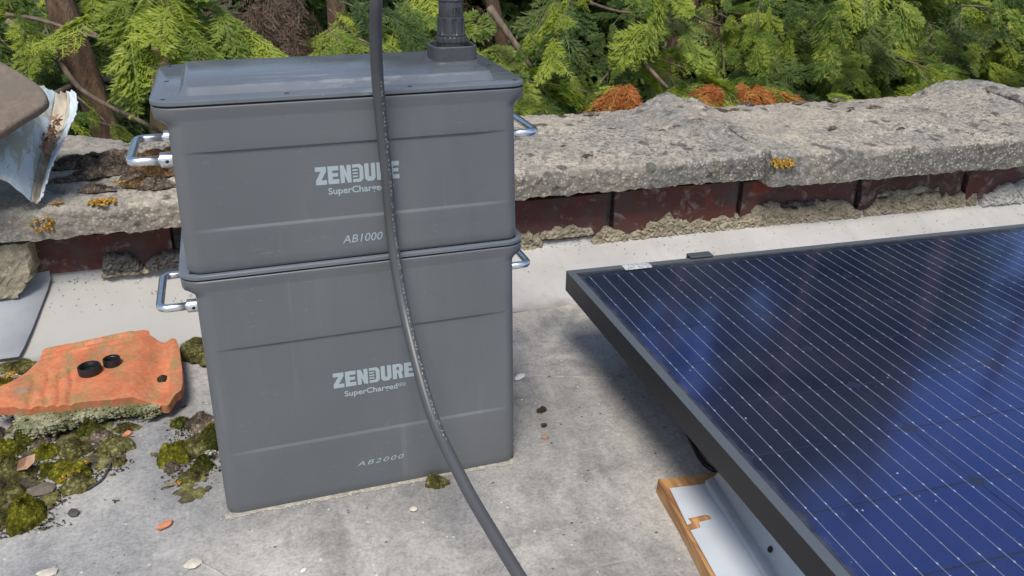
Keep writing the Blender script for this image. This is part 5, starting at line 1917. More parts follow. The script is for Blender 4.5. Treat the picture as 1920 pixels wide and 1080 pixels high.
z_top = 0.0235 + hh - 0.004 * np.clip((Pn[:, 0] + 0.12) / 0.05, 0, 1)
top_n = len(V)
V = [(p[0], p[1], z) for p, z in zip(V, z_top)] + [(p[0], p[1] + 0.004, 0.0075 + 0.5 * h) for p, h in zip(V, hh)]
for (i, j) in cells:
    a, b, c, d = G[i, j], G[i + 1, j], G[i + 1, j + 1], G[i, j + 1]
    F.append((a, b, c, d)); F.append((d + top_n, c + top_n, b + top_n, a + top_n))
    for (nn_, p_, q_) in (((i, j - 1), a, b), ((i + 1, j), b, c), ((i, j + 1), c, d), ((i - 1, j), d, a)):
        if nn_ not in cells:
            F.append((p_, p_ + top_n, q_ + top_n, q_))
slab = mesh('stone_slab', V, F, MAT['slab'], smooth=True)
tag(slab, 'pale green lichen-covered slab fragment propping up the front of the orange tile', 'slab')


# crusty lichen growing over the slab
V, F = [], []
_r = random.Random(77)
for _ in range(2600):
    x, y = _r.uniform(-0.235, -0.064), _r.uniform(0.212, 0.262)
    if not in_poly(SP, x, y): continue
    zt_ = 0.0245 - 0.004 * max(0, min(1, (x + 0.12) / 0.05)) + _r.uniform(-0.001, 0.002)
    if _r.random() < 0.45:      # on the broken front face
        kk = _r.randrange(len(SP)); x, y = SP[kk]; x += _r.uniform(-.003, .003); y += _r.uniform(-.001, .002); zt_ = _r.uniform(0.009, 0.024)
        if y > 0.245: continue
    sz_ = _r.uniform(0.0008, 0.0028); a = _r.uniform(0, 6.28); i = len(V)
    for q in range(4):
        V.append((x + sz_ * math.cos(a + q * 1.57), y + sz_ * math.sin(a + q * 1.57), zt_ + _r.uniform(-.4, .3) * sz_))
    V.append((x, y - 0.2 * sz_, zt_ + sz_ * _r.uniform(.4, 1)))
    F += [(i, i + 1, i + 4), (i + 1, i + 2, i + 4), (i + 2, i + 3, i + 4), (i + 3, i, i + 4)]
o = mesh('lichen_crust', V, F, MAT['slab'], slab)
o['kind'] = 'stuff'


# two screw caps
def cap(c, r, h, rot, label):
    o = lathe('screw_cap', [(0.0001, 0.0), (r * 0.94, 0.0), (r, h * 0.08), (r, h * 0.92), (r * 0.97, h), (r * 0.84, h), (r * 0.82, h * 0.94), (r * 0.86, h * 0.8), (r * 0.80, h * 0.74), (r * 0.84, h * 0.6), (r * 0.80, h * 0.5), (r * 0.80, h * 0.18), (0.0001, h * 0.18)],
              MAT['black_plastic'], None, 72, (0, 0, 0), ribs=lambda a, i, rr: rr - (0.00035 if (i in (3,) and math.cos(a * 36) > 0) else 0))
    o.location = c
    o.rotation_euler = rot
    tag(o, label, 'cap', 'black screw caps on the orange tile')
    return o


cap((-0.1545, 0.3140, 0.0372), 0.0145, 0.0105, (0, 0, 0), 'larger black plastic screw cap, the left one of two on the orange tile')
cap((-0.1285, 0.3285, 0.0372), 0.0112, 0.0098, (0, 0, 0.4), 'smaller black plastic screw cap, the right one of two on the orange tile')

# ================================================================== BENT SHEET AND STONE ON THE COPING
# a torn gutter-like sheet: rows run from the tip at the front to the back, columns across the trough
sh = empty('bent_sheet', (-0.2, 0.56, 0.20))
tag(sh, 'torn pale blue painted metal sheet bent into a trough, lying on the left coping', 'metal sheet')


def P_at(px, py, y):
    r_ = camray(px, py)
    return CP + r_ * ((y - CP.y) / r_.y)


rows = [  # (left edge, left mid, valley-left, valley, rim inner, rim outer) with pixel of the photograph used only to size the sheet, and its distance y
    [(-90, 300, .50), (-40, 315, .51), (20, 345, .52), (62, 379, .535), (72, 377, .54), (80, 366, .545)],
    [(-90, 250, .53), (-30, 275, .54), (30, 300, .55), (72, 330, .575), (88, 318, .585), (97, 308, .575)],
    [(-90, 200, .57), (-20, 232, .58), (40, 258, .59), (84, 285, .62), (104, 272, .635), (119, 262, .615)],
    [(-80, 170, .62), (0, 196, .63), (55, 220, .64), (96, 245, .67), (122, 232, .685), (139, 218, .665)],
    [(-60, 130, .68), (15, 165, .69), (66, 188, .70), (104, 205, .72), (128, 196, .735), (144, 196, .715)],
    [(-40, 110, .72), (30, 145, .73), (78, 160, .74), (108, 172, .75), (126, 170, .76), (138, 168, .745)],
]
sh_pts = [[P_at(px, py, yy) for (px, py, yy) in row] for row in rows]
# interpolate to a fine grid
cols_f = []
for row in sh_pts:
    cols_f.append(catmull(row, 8))
nC = len(cols_f[0])
gridp = []
for c in range(nC):
    gridp.append(catmull([cols_f[r][c] for r in range(len(cols_f))], 8))
nR = len(gridp[0])
V, F = [], []
for c in range(nC):
    for r_ in range(nR):
        p = gridp[c][r_]
        q = p + Vector((0, 0, 0.0012 * math.sin(c * 1.3 + r_ * 0.9)))
        if c == nC - 1:
            q += Vector((random.uniform(-.002, .002), 0, random.uniform(-.0025, .0025)))
        if r_ == nR - 1:
            q += Vector((0, 0, random.uniform(-.004, .002)))
        V.append(q - sh.location)
for c in range(nC - 1):
    for r_ in range(nR - 1):
        F.append((c * nR + r_, (c + 1) * nR + r_, (c + 1) * nR + r_ + 1, c * nR + r_ + 1))
inner = [f for f in F if (f[0] // nR) < 33]
rim = [f for f in F if (f[0] // nR) >= 33]
valley = [f for f in F if 23 <= (f[0] // nR) < 31]
inner = [f for f in inner if f not in set(valley)]
for nm, ff, mt in (('sheet_trough', inner, MAT['sheet']), ('sheet_dirty_fold', valley, MAT['sheet_dirt']), ('sheet_rim', rim, MAT['sheet_edge'])):
    used = sorted({i for f in ff for i in f}); mp_ = {i: k_ for k_, i in enumerate(used)}
    o = mesh(nm, [V[i] for i in used], [tuple(mp_[i] for i in f) for f in ff], mt, sh, smooth=True)
    s = o.modifiers.new('thick', 'SOLIDIFY'); s.thickness = 0.0016

# stone slab pressing on it
def slab_from(name, outline_px, y_list, thick, mat, down):
    top_ = [P_at(px, py, yy) for (px, py), yy in zip(outline_px, y_list)]
    return top_


st = empty('flat_stone', (-0.24, 0.60, 0.35))
tag(st, 'smooth brown flat stone weighing down the torn sheet at the left edge', 'stone')
sp_ = [(-150, 55, .66), (-60, 92, .63), (0, 115, .605), (42, 138, .58), (72, 160, .56), (86, 176, .545), (88, 190, .532), (74, 204, .522), (40, 222, .508), (0, 243, .492), (-60, 276, .475), (-150, 330, .455), (-260, 300, .50), (-260, 110, .64)]
W_ = [P_at(*q) for q in sp_]
cen = sum(W_, Vector()) / len(W_)
nrm = Vector()
for k_ in range(len(W_)):
    nrm += (W_[k_] - cen).cross(W_[(k_ + 1) % len(W_)] - cen)
nrm.normalize()
if nrm.z < 0: nrm = -nrm
W_ = [q - nrm * (q - cen).dot(nrm) * 0.8 for q in W_]
cr = []
for k_ in range(len(W_)):
    a, b, c_, d = [W_[(k_ + q) % len(W_)] for q in (-1, 0, 1, 2)]
    for t_ in (0, 0.25, 0.5, 0.75):
        cr.append(0.5 * ((2 * b) + (-a + c_) * t_ + (2 * a - 5 * b + 4 * c_ - d) * t_ ** 2 + (-a + 3 * b - 3 * c_ + d) * t_ ** 3))
V, F = [], []
for (off, dz_) in [(-0.010, -0.0155), (-0.004, -0.0150), (-0.0012, -0.0130), (-0.0004, -0.0090), (0, -0.0060), (-0.0004, -0.003), (-0.0016, -0.0012), (-0.0035, -0.0003), (-0.007, 0.0), (-0.020, 0.0006), (-0.045, 0.0010), (-0.08, 0.001)]:
    for q in cr:
        dd = (q - cen)
        L = dd.length
        V.append(cen + dd * max(0.02, (L + off) / L) + nrm * dz_ - st.location)
k_ = len(cr)
nl_ = 12
for i in range(nl_ - 1):
    for j in range(k_):
        F.append((i * k_ + j, i * k_ + (j + 1) % k_, (i + 1) * k_ + (j + 1) % k_, (i + 1) * k_ + j))
F.append(tuple(range(k_))[::-1]); F.append(tuple((nl_ - 1) * k_ + j for j in range(k_)))
Va = np.array([tuple(v) for v in V])
Va = Va + np.outer(fbm(Va, 30, 4, 3) * 0.0013, np.array(nrm))
mesh('stone', Va, F, MAT['stone'], st, smooth=True)

rub = blob('rubble_stone', (-0.405, 0.575, 0.275), (0.085, 0.075, 0.082), MAT['stone'], 91, 0.22, 4, 0, flat=False, freq=1.5) if 'blob' in globals() else None
if rub is not None:
    tag(rub, 'rough stone lump propping up the flat stone and torn sheet, outside the left edge', 'stone')
# debris caught in the trough
for k_ in range(34):
    t_ = random.random()
    c0 = P_at(84 + 22 * t_ + random.uniform(-12, 12), 292 - 70 * t_ + random.uniform(-10, 10), 0.615 + 0.055 * t_)
    m_ = random.choice(['deadleaf', 'deadleaf', 'lichen_orange', 'soil', 'moss_brown'])
    if k_ < 6:
        pass
cl_pts = []
V, F = [], []
for k_ in range(90):
    t_ = random.random()
    p = P_at(82 + 24 * t_ + random.gauss(0, 6), 300 - 78 * t_ + random.gauss(0, 5), 0.610 + 0.055 * t_) + Vector((0, -0.002, 0.002))
    a = Vector([random.uniform(-1, 1) for _ in range(3)]).normalized(); b = a.orthogonal().normalized()
    L = random.uniform(0.003, 0.009); wv = random.uniform(0.0015, 0.004)
    i = len(V)
    V += [p - a * L - sh.location, p + b * wv - sh.location, p + a * L - sh.location, p - b * wv + Vector((0, 0, 0.001)) - sh.location]
    F.append((i, i + 1, i + 2, i + 3))
deb = mesh('leaf_debris', [v + sh.location for v in V], F, MAT['deadleaf'])
tag(deb, 'brown leaf crumbs caught in the trough of the torn blue sheet', 'leaf debris', kind='stuff')


# ================================================================== MOSS, LICHEN, BITS
def moss(x, y, z, sx_, sy_, h, mat, label, seed, fuzz=900, fl=0.0022, group='moss cushions on the roof', amp=0.35, name='moss_cushion', cat='moss'):
    """cushion: irregular disc swelling into several small domes, bristling with tiny leaves"""
    rr = random.Random(seed)
    if z == 0.0: h *= 1.45
    nr, na = 22, 54
    sz = (sx_ + sy_) / 2
    ang = np.linspace(0, 2 * PI, na, endpoint=False)
    ring = np.stack([np.cos(ang), np.sin(ang), np.full(na, seed * 1.7)], 1)
    outl = 1 + amp * 0.8 * fbm(ring, 1.9, 3, seed) + 0.10 * fbm(ring, 7, 2, seed + 1)
    fuzz = int(fuzz * max(0.6, min(3.5, sx_ * sy_ / 0.00035)))
    P_ = [(0, 0)]
    rads = [0.0]
    for i in range(1, nr + 1):
        q = i / nr
        for k_ in range(na):
            P_.append((q * outl[k_] * math.cos(ang[k_]) * sx_, q * outl[k_] * math.sin(ang[k_]) * sy_)); rads.append(q)
    P_ = np.array(P_); rads = np.array(rads)
    P3 = np.column_stack([P_, np.full(len(P_), seed * 0.37)])
    outl = outl
    lob = cellbump(P3, max(0.55 / sz, 48), seed)
    lob2 = cellbump(P3, 260, seed + 3)
    zz = h * np.sqrt(np.clip(1 - rads ** 2.2, 0, 1)) * (0.30 + 1.15 * lob) + h * 0.10 * fbm(P3, 2.2 / sz, 3, seed) * (1 - rads ** 4) + 0.0011 * lob2 * (1 - rads ** 6)
    V = np.column_stack([P_, zz])
    F = [(0, 1 + k_, 1 + (k_ + 1) % na) for k_ in range(na)]
    for i in range(nr - 1):
        for k_ in range(na):
            k2 = (k_ + 1) % na
            a = 1 + i * na
            F.append((a + k_, a + na + k_, a + na + k2, a + k2))
    V = [tuple(v) for v in V]
    nf = len(F)
    for _ in range(fuzz):
        f = F[rr.randrange(nf)]
        if rr.random() < 0.3: f = F[rr.randrange(na * 14)]
        c_ = np.mean([V[q] for q in f[:3]], axis=0)
        e1 = np.array(V[f[1]]) - np.array(V[f[0]]); e2 = np.array(V[f[2]]) - np.array(V[f[0]])
        c_ = c_ + e1 * rr.uniform(-.5, .5) + e2 * rr.uniform(-.5, .5)
        nrm = np.cross(e1, e2); nl = np.linalg.norm(nrm)
        if nl < 1e-12: continue
        nrm = nrm / nl
        if nrm[2] < 0: nrm = -nrm
        nrm = nrm + np.array([rr.uniform(-.5, .5) for _ in range(3)])
        nrm /= np.linalg.norm(nrm)
        a_ = rr.uniform(0, 2 * PI)
        tn = np.cross(nrm, [math.cos(a_), math.sin(a_), 0.3]); tn /= np.linalg.norm(tn) + 1e-9
        L = fl * rr.uniform(0.5, 1.2); wv = L * 0.20
        i = len(V)
        V += [tuple(c_ - tn * wv), tuple(c_ + tn * wv), tuple(c_ + nrm * L)]
        F.append((i, i + 1, i + 2))
    o = mesh(name, V, F, MAT[mat], None, smooth=True)
    o.location = (x, y, z - 0.0004)
    o.rotation_euler = (0, 0, rr.uniform(-0.4, 0.4))
    tag(o, label, cat, group)
    return o


ML = [  # x, y, sx, sy, h, mat, label
    (-0.222, 0.228, 0.017, 0.016, 0.014, 'moss_dark', 'dark green moss cushion at the left corner of the propping slab'),
    (-0.247, 0.205, 0.022, 0.014, 0.013, 'moss_green', 'yellow-green moss cushion at the left photo edge below the slab'),
    (-0.195, 0.185, 0.016, 0.011, 0.010, 'moss_green', 'small light green moss cushion below the middle of the slab'),
    (-0.152, 0.220, 0.017, 0.012, 0.011, 'moss_dark', 'rounded dark green moss cushion just in front of the slab'),
    (-0.165, 0.183, 0.021, 0.018, 0.012, 'moss_olive', 'broad olive moss cushion between the slab and the orange lichen strip'),
    (-0.120, 0.178, 0.021, 0.017, 0.012, 'moss_olive', 'brownish olive moss clump, the one nearest the bare grey roof'),
    (-0.136, 0.204, 0.014, 0.010, 0.008, 'moss_brown', 'loose brown moss scrap under the right end of the slab'),
    (-0.110, 0.216, 0.020, 0.009, 0.006, 'moss_olive', 'thin moss tongue running from the slab towards the bare roof'),
    (-0.230, 0.158, 0.028, 0.017, 0.013, 'moss_olive', 'wide olive moss cushion at the left edge above the dry leaf'),
    (-0.185, 0.152, 0.016, 0.011, 0.010, 'moss_green', 'light green moss cushion right of the dry brown leaf'),
    (-0.163, 0.133, 0.022, 0.014, 0.013, 'moss_green', 'green moss cushion directly behind the long orange lichen strip'),
    (-0.152, 0.108, 0.019, 0.014, 0.010, 'moss_olive', 'olive moss pad directly below the long orange lichen strip'),
    (-0.222, 0.115, 0.016, 0.016, 0.010, 'moss_olive', 'olive moss pad left of the grey slate flake'),
    (-0.113, 0.143, 0.009, 0.008, 0.005, 'moss_olive', 'smallest moss pad, alone beside the thin curved twig'),
    (-0.198, 0.068, 0.021, 0.026, 0.016, 'moss_green', 'large front moss cushion, green and rust, nearest the camera'),
    (-0.228, 0.072, 0.016, 0.017, 0.009, 'moss_olive', 'flat moss pad at the left edge beside the large front cushion'),
    (-0.245, 0.128, 0.018, 0.016, 0.009, 'moss_brown', 'brown moss and litter pad at the very left edge'),
    (-0.205, 0.215, 0.012, 0.009, 0.006, 'moss_brown', 'brown moss scrap in the shadow of the slab'),
    (-0.276, 0.250, 0.022, 0.018, 0.012, 'moss_brown', 'brown moss heap at the left end of the orange tile'),
]
for i, q in enumerate(ML):
    moss(q[0], q[1], 0.0, q[2], q[3], q[4], q[5], q[6], 100 + i)
MM = [
    (-0.046, 0.206, 0.0125, 0.010, 0.008, 'moss_dark', 'small round dark moss cushion nearest the right end of the tile'),
    (-0.016, 0.196, 0.020, 0.024, 0.010, 'moss_brown', 'brown moss clump touching the left side of the lower battery box'),
    (-0.008, 0.150, 0.018, 0.025, 0.014, 'moss_dark', 'dark moss ridge along the left side of the lower battery box'),
    (-0.049, 0.132, 0.019, 0.017, 0.015, 'moss_green', 'bright yellow-green dome of moss left of the lower battery box'),
    (-0.026, 0.140, 0.016, 0.016, 0.012, 'moss_olive', 'olive moss clump right beside the bright yellow-green dome'),
    (-0.018, 0.102, 0.013, 0.008, 0.010, 'moss_dark', 'dark green moss cushion under the white lichen tuft'),
    (-0.028, 0.088, 0.017, 0.010, 0.007, 'moss_olive', 'flat moss pad at the front of the clump beside the lower box'),
    (-0.052, 0.112, 0.010, 0.009, 0.006, 'moss_brown', 'brown moss crumb below the bright yellow-green dome'),
]
for i, q in enumerate(MM):
    moss(q[0], q[1], 0.0, q[2], q[3], q[4], q[5], q[6], 140 + i)
moss(-0.022, 0.395, 0.006, 0.022, 0.045, 0.012, 'moss_olive', 'long olive moss strip between the orange tile and the battery stack', 160)
moss(-0.268, 0.425, 0.004, 0.030, 0.016, 0.010, 'moss_olive', 'moss along the flashing behind the left end of the orange tile', 161)
moss(-0.285, 0.375, 0.003, 0.024, 0.022, 0.010, 'moss_green', 'yellowish moss left of the orange tile at the photo edge', 162)
moss(0.240, -0.010, 0.0, 0.013, 0.010, 0.008, 'moss_olive', 'lone moss tuft at the front foot of the lower battery box', 163)

# coping moss
for i, (x, y, sx_, sy_, h, mt, lb) in enumerate([
    (-0.175, 0.755, 0.075, 0.030, 0.013, 'moss_brown', 'long brown moss mat on the left coping behind the handles'),
    (-0.125, 0.690, 0.080, 0.024, 0.013, 'moss_brown', 'brown moss mat on the left coping left of the upper handle'),
    (-0.050, 0.760, 0.050, 0.030, 0.012, 'moss_rust', 'rust coloured moss seen inside the loop of the upper left handle'),
    (-0.060, 0.662, 0.042, 0.018, 0.011, 'moss_rust', 'rusty brown moss just below the upper left handle'),
    (-0.098, 0.648, 0.018, 0.011, 0.009, 'moss_brown', 'small grey-brown moss button below the rusty moss'),
    (-0.088, 0.606, 0.024, 0.013, 0.010, 'moss_rust', 'olive-brown moss clump left of the round dark one on the coping'),
    (-0.058, 0.592, 0.025, 0.016, 0.014, 'moss_brown', 'round dark brown moss cushion on the coping beside the upper box'),
    (-0.142, 0.596, 0.026, 0.010, 0.009, 'moss_brown', 'flat brown moss patch behind the larger orange lichen on the left coping'),
    (-0.025, 0.655, 0.026, 0.013, 0.011, 'moss_brown', 'dark brown moss partly hidden behind the upper box edge')]):
    moss(x, y, coping_z_at(x, y) + 0.001, sx_, sy_, h, mt, lb, 200 + i, 900, 0.0030, 'moss cushions on the left coping', 0.4)
for i, (x, y, s_) in enumerate([(0.655, 0.790, 0.016), (0.560, 0.800, 0.020), (0.951, 0.675, 0.020), (0.905, 0.676, 0.012), (0.868, 0.676, 0.008), (1.428, 0.735, 0.015), (1.372, 0.742, 0.010), (1.215, 0.600, 0.012), (1.075, 0.80, 0.018), (1.12, 0.812, 0.012), (1.30, 0.835, 0.014), (1.42, 0.846, 0.016), (0.66, 0.56, 0.012), (0.64, 0.625, 0.009), (1.63, 0.60, 0.010), (1.35, 0.56, 0.009), (1.52, 0.68, 0.008), (0.73, 0.85, 0.016), (0.80, 0.87, 0.018), (0.60, 0.74, 0.010), (0.78, 0.72, 0.008), (1.18, 0.86, 0.018)]):
    o = moss(x, y, coping_z_at(x, y), s_, s_ * 0.62, s_ * 0.26, 'moss_brown', ('flat dark lichen button on the right-hand coping' if s_ < 0.0155 else 'wide dark lichen button near the back edge of the right-hand coping' if y > 0.7 else 'widest dark lichen button in the middle of the right-hand coping'), 230 + i, 240, 0.0016, 'dark lichen buttons on the right-hand coping', 0.45, 'lichen_button', 'lichen')


def crust(x, y, z, sx_, sy_, mat, label, seed, n=60, tilt=0.0, group='orange lichen patches'):
    rr = random.Random(seed)
    bm = bmesh.new()
    for k_ in range(n):
        a = rr.uniform(0, 2 * PI); q = math.sqrt(rr.random())
        px, py = q * math.cos(a) * sx_, q * math.sin(a) * sy_
        if rr.random() < 0.25 and q > 0.6: continue
        r_ = rr.uniform(0.08, 0.20) * min(sx_, sy_) + 0.0006
        res = bmesh.ops.create_icosphere(bm, subdivisions=1, radius=1)
        for v in res['verts']:
            v.co = Vector((v.co.x * r_ * rr.uniform(.8, 1.2) + px, v.co.y * r_ * rr.uniform(.8, 1.2) + py, v.co.z * r_ * 0.45 + 0.0012 * (1 - q * q) + rr.uniform(-.0003, .0008)))
    me = bpy.data.meshes.new('lichen_patch'); bm.to_mesh(me); bm.free(); me.shade_smooth()
    o = link('lichen_patch', me, None, MAT[mat])
    o.location = (x, y, z)
    o.rotation_euler = (tilt, 0, rr.uniform(-.3, .3))
    tag(o, label, 'lichen', group)
    return o


cz = coping_z_at
crust(-0.132, 0.545, cz(-0.132, 0.552), 0.022, 0.016, 'lichen_orange', 'larger orange lichen patch on the left coping beside the box', 1, 110)
crust(-0.195, 0.548, cz(-0.195, 0.56), 0.010, 0.007, 'lichen_orange', 'small orange lichen dot below the tip of the torn sheet', 2, 40)
crust(-0.118, 0.632, cz(-0.118, 0.632), 0.013, 0.009, 'lichen_orange', 'faint orange lichen between brown moss cushions on the left coping', 3, 30)
crust(1.005, 0.4640, 0.1865, 0.022, 0.011, 'lichen_orange', 'bright orange lichen on the edge of the right-hand coping next to the joint', 4, 130, R(62))
crust(0.880, 0.4725, 0.181, 0.005, 0.004, 'lichen_orange', 'tiny orange lichen dot left of the coping joint', 5, 12, R(80))
crust(-0.215, 0.5325, 0.177, 0.018, 0.012, 'lichen_orange', 'dull orange lichen on the front face of the left coping', 6, 34, R(80))
for i, (x, y, sx_, sy_, z, lb) in enumerate([
    (-0.160, 0.1165, 0.015, 0.0045, 0.0125, 'long bright orange lichen strip on the front moss, the largest one on the roof'),
    (-0.146, 0.142, 0.0035, 0.0045, 0.009, 'small orange lichen dot above the long strip'),
    (-0.046, 0.0775, 0.007, 0.003, 0.003, 'orange lichen crumb in front of the bright moss dome'),
    (-0.005, 0.168, 0.008, 0.011, 0.014, 'yellow lichen tuft against the left side of the lower box'),
    (-0.270, 0.388, 0.010, 0.010, 0.012, 'yellow lichen tuft left of the orange tile')]):
    o = crust(x, y, z, sx_, sy_, 'lichen_orange', lb, 20 + i, 46, 0, 'orange lichen on the roof moss')
    if i == 0: o.rotation_euler[2] = 0.55
crust(-0.008, 0.112, 0.012, 0.008, 0.007, 'lichen_pale', 'white lichen tuft on the dark moss beside the lower box', 31, 40, 0, 'pale lichen')


def chip(name, x, y, z, s, mat, label, cat, rot=0.0, seed=0, amp=0.25, tilt=0.0):
    o = blob(name, (x, y, z), s, MAT[mat], seed, amp, 2, 0, flat=False, freq=1.4)
    o.data.shade_flat()
    o.rotation_euler = (tilt, 0, rot)
    tag(o, label, cat)
    return o


chip('tile_chip', -0.0555, 0.006, 0.0028, (0.0105, 0.0042, 0.0028), 'clay', 'orange clay chip alone on the grey roof left of the stack', 'tile chip', 0.55, 3)
chip('pebble', -0.0270, -0.062, 0.0015, (0.008, 0.007, 0.0018), 'pebble', 'pale cream flake near the bottom edge below the orange chip', 'pebble', 0.3, 5, 0.4)
chip('pebble', 0.0790, -0.106, 0.0012, (0.0035, 0.0022, 0.0014), 'chip_white', 'tiny white chip at the bottom edge in front of the stack', 'pebble', 0.5, 6)
chip('pebble', -0.1640, -0.032, 0.0015, (0.009, 0.006, 0.0018), 'pebble', 'pale flake cut by the bottom edge at the left', 'pebble', 0.1, 7, 0.4)
chip('paint_flake', 0.4080, 0.186, 0.002, (0.010, 0.0055, 0.0018), 'chip_white', 'white flake sticking out from behind the right side of the lower box', 'flake', 0.6, 8)
chip('dirt_crumb', 0.4070, 0.095, 0.003, (0.0065, 0.005, 0.0035), 'soil', 'largest dark dirt crumb right of the lower box', 'dirt', 0.0, 9, 0.5)
chip('dirt_crumb', 0.3975, 0.0615, 0.002, (0.0038, 0.003, 0.0022), 'soil', 'smaller dark dirt crumb right of the lower box', 'dirt', 0.0, 10, 0.5)
chip('pebble', 0.3905, 0.0365, 0.002, (0.0045, 0.0036, 0.0028), 'deadleaf', 'small yellowish pebble right of the front foot of the lower box', 'pebble', 0.0, 11)
chip('pebble', 0.2040, -0.0485, 0.0018, (0.0045, 0.0035, 0.0022), 'pebble', 'grey pebble in front of the lower box below the lone moss tuft', 'pebble', 0.0, 12)
chip('slate_flake', -0.1510, 0.058, 0.0025, (0.0055, 0.0065, 0.0022), 'chip_dark', 'dark slate crumb right of the large front moss cushion', 'stone flake', 0.3, 13, 0.3, 0.3)
chip('slate_flake', -0.190, 0.112, 0.0035, (0.016, 0.013, 0.0030), 'stone', 'grey slate flake lying among the moss left of the orange lichen strip', 'stone flake', 0.3, 14, 0.3)
chip('pebble', -0.262, 0.195, 0.010, (0.005, 0.0045, 0.004), 'pebble', 'whitish pebble on the moss at the left edge', 'pebble', 0.3, 15)
chip('tile_chip', -0.106, 0.203, 0.003, (0.0055, 0.0045, 0.003), 'clay', 'tiny orange chip on the moss below the right end of the slab', 'tile chip', 0.2, 16)
chip('dirt_crumb', -0.0105, 0.060, 0.0015, (0.0035, 0.003, 0.002), 'chip_dark', 'dark crumb left of the front corner of the lower box', 'dirt', 0.0, 17, 0.4)
# dry leaf
lv = [(0, 0, 0), (0.010, 0.006, 0.004), (0.020, 0.004, 0.001), (0.026, -0.002, 0.004), (0.018, -0.008, 0.003), (0.008, -0.007, 0.0), (0.012, -0.001, -0.001)]
lf_ = mesh('dry_leaf', [Vector(q) for q in lv], [(0, 1, 6), (1, 2, 6), (2, 3, 6), (3, 4, 6), (4, 5, 6), (5, 0, 6)], MAT['deadleaf'])
lf_.location = (-0.218, 0.142, 0.014); lf_.rotation_euler = (0.5, -0.2, 0.9)
tag(lf_, 'curled dry brown leaf on the moss at the left', 'leaf')
tw = tube('twig', catmull([(-0.118, 0.150, 0.006), (-0.122, 0.128, 0.004), (-0.128, 0.110, 0.003), (-0.140, 0.098, 0.003)], 6), 0.0011, MAT['chip_dark'], None, 8)
tag(tw, 'thin dark curved twig at the right edge of the left moss', 'twig')

# low moss carpet the cushions grow out of
cv, cf, cg = [], [], {}
gs2 = 0.0022
for i in range(int(0.37 / gs2)):
    for j in range(int(0.26 / gs2)):
        cg[i, j] = (-0.34 + i * gs2, 0.035 + j * gs2)
keys = list(cg); CPt = np.array([cg[q] for q in keys]); CP3 = np.column_stack([CPt, np.zeros(len(CPt))])
d1 = (-0.105 - 0.55 * np.clip(0.17 - CPt[:, 1], 0, 1)) - CPt[:, 0]
d1 = np.minimum(d1, 0.258 - CPt[:, 1])
d1 = np.minimum(d1, CPt[:, 0] + 0.315)
d1 = np.minimum(d1, CPt[:, 1] - 0.045)
d2 = 0.026 - np.hypot((CPt[:, 0] + 0.024) / 1.0, (CPt[:, 1] - 0.145) / 2.6)
d2 = np.minimum(d2, 0.008 - CPt[:, 0])
dd = np.maximum(np.minimum(d1, 0.03), d2 * 1.2) / 0.03
hgt = 0.0022 * dd + 0.0042 * fbm(CP3, 55, 3, 71) + 0.0028 * cellbump(CP3, 150, 72) + 0.0010 * fbm(CP3, 330, 2, 73) - 0.0026
hgt = np.minimum(hgt, 0.0050)
hgt = np.where((CPt[:, 0] < -0.331) | (CPt[:, 1] < 0.040), -0.01, hgt)
ok_ = {}
for q, hz_ in zip(keys, hgt):
    if hz_ > -0.0012:
        ok_[q] = len(cv); cv.append((cg[q][0] + random.uniform(-.0006, .0006), cg[q][1] + random.uniform(-.0006, .0006), max(hz_, -0.0008)))
for (i, j) in ok_:
    if (i + 1, j) in ok_ and (i + 1, j + 1) in ok_ and (i, j + 1) in ok_:
        cf.append((ok_[i, j], ok_[i + 1, j], ok_[i + 1, j + 1], ok_[i, j + 1]))
carpet = mesh('moss_carpet', cv, cf, MAT['moss_carpet'], smooth=True)
tag(carpet, 'uneven low moss and dirt carpet around the moss cushions on the roof', 'ground moss', kind='stuff')

# litter between the moss: thousands of crumbs, uncountable
V, F = [], []
rr = random.Random(5)


def crumb(x, y, z, s):
    i = len(V)
    a = rr.uniform(0, 2 * PI)
    for k_ in range(3):
        V.append((x + s * math.cos(a + k_ * 2.1), y + s * math.sin(a + k_ * 2.1) * rr.uniform(.4, 1), z + rr.uniform(-.2, .4) * s))
    V.append((x, y, z + s * rr.uniform(0.5, 1.1)))
    F.extend([(i, i + 1, i + 3), (i + 1, i + 2, i + 3), (i + 2, i, i + 3)])


lit = {'soil': 3600, 'moss_olive': 1800, 'pebble': 260}
litter_obj = []
for mt, n_ in lit.items():
    V, F = [], []
    k_ = 0
    while k_ < n_:
        if rr.random() < 0.80:
            x, y = rr.uniform(-0.33, -0.095), rr.uniform(0.04, 0.255)
            lim = -0.100 - 0.55 * max(0, 0.17 - y) + 0.02 * math.sin(y * 60)
            if x > lim + rr.gauss(0, 0.006): continue
        elif rr.random() < 0.75:
            x, y = rr.gauss(-0.026, 0.016), rr.uniform(0.085, 0.215)
            if x > 0.004 or x < -0.062: continue
        else:
            x, y = rr.gauss(-0.26, 0.03), rr.uniform(0.26, 0.44)
            if x > -0.235: continue
        crumb(x, y, rr.uniform(0, 0.002), rr.uniform(0.0006, 0.0026) if mt != 'pebble' else rr.uniform(0.0006, 0.0018))
        k_ += 1
    o = mesh('litter', V, F, MAT[mt])
    tag(o, {'soil': 'dark crumbly soil between the moss cushions', 'moss_olive': 'olive moss crumbs scattered between the cushions', 'pebble': 'tiny pale grit strewn among the moss'}[mt], 'litter', kind='stuff')
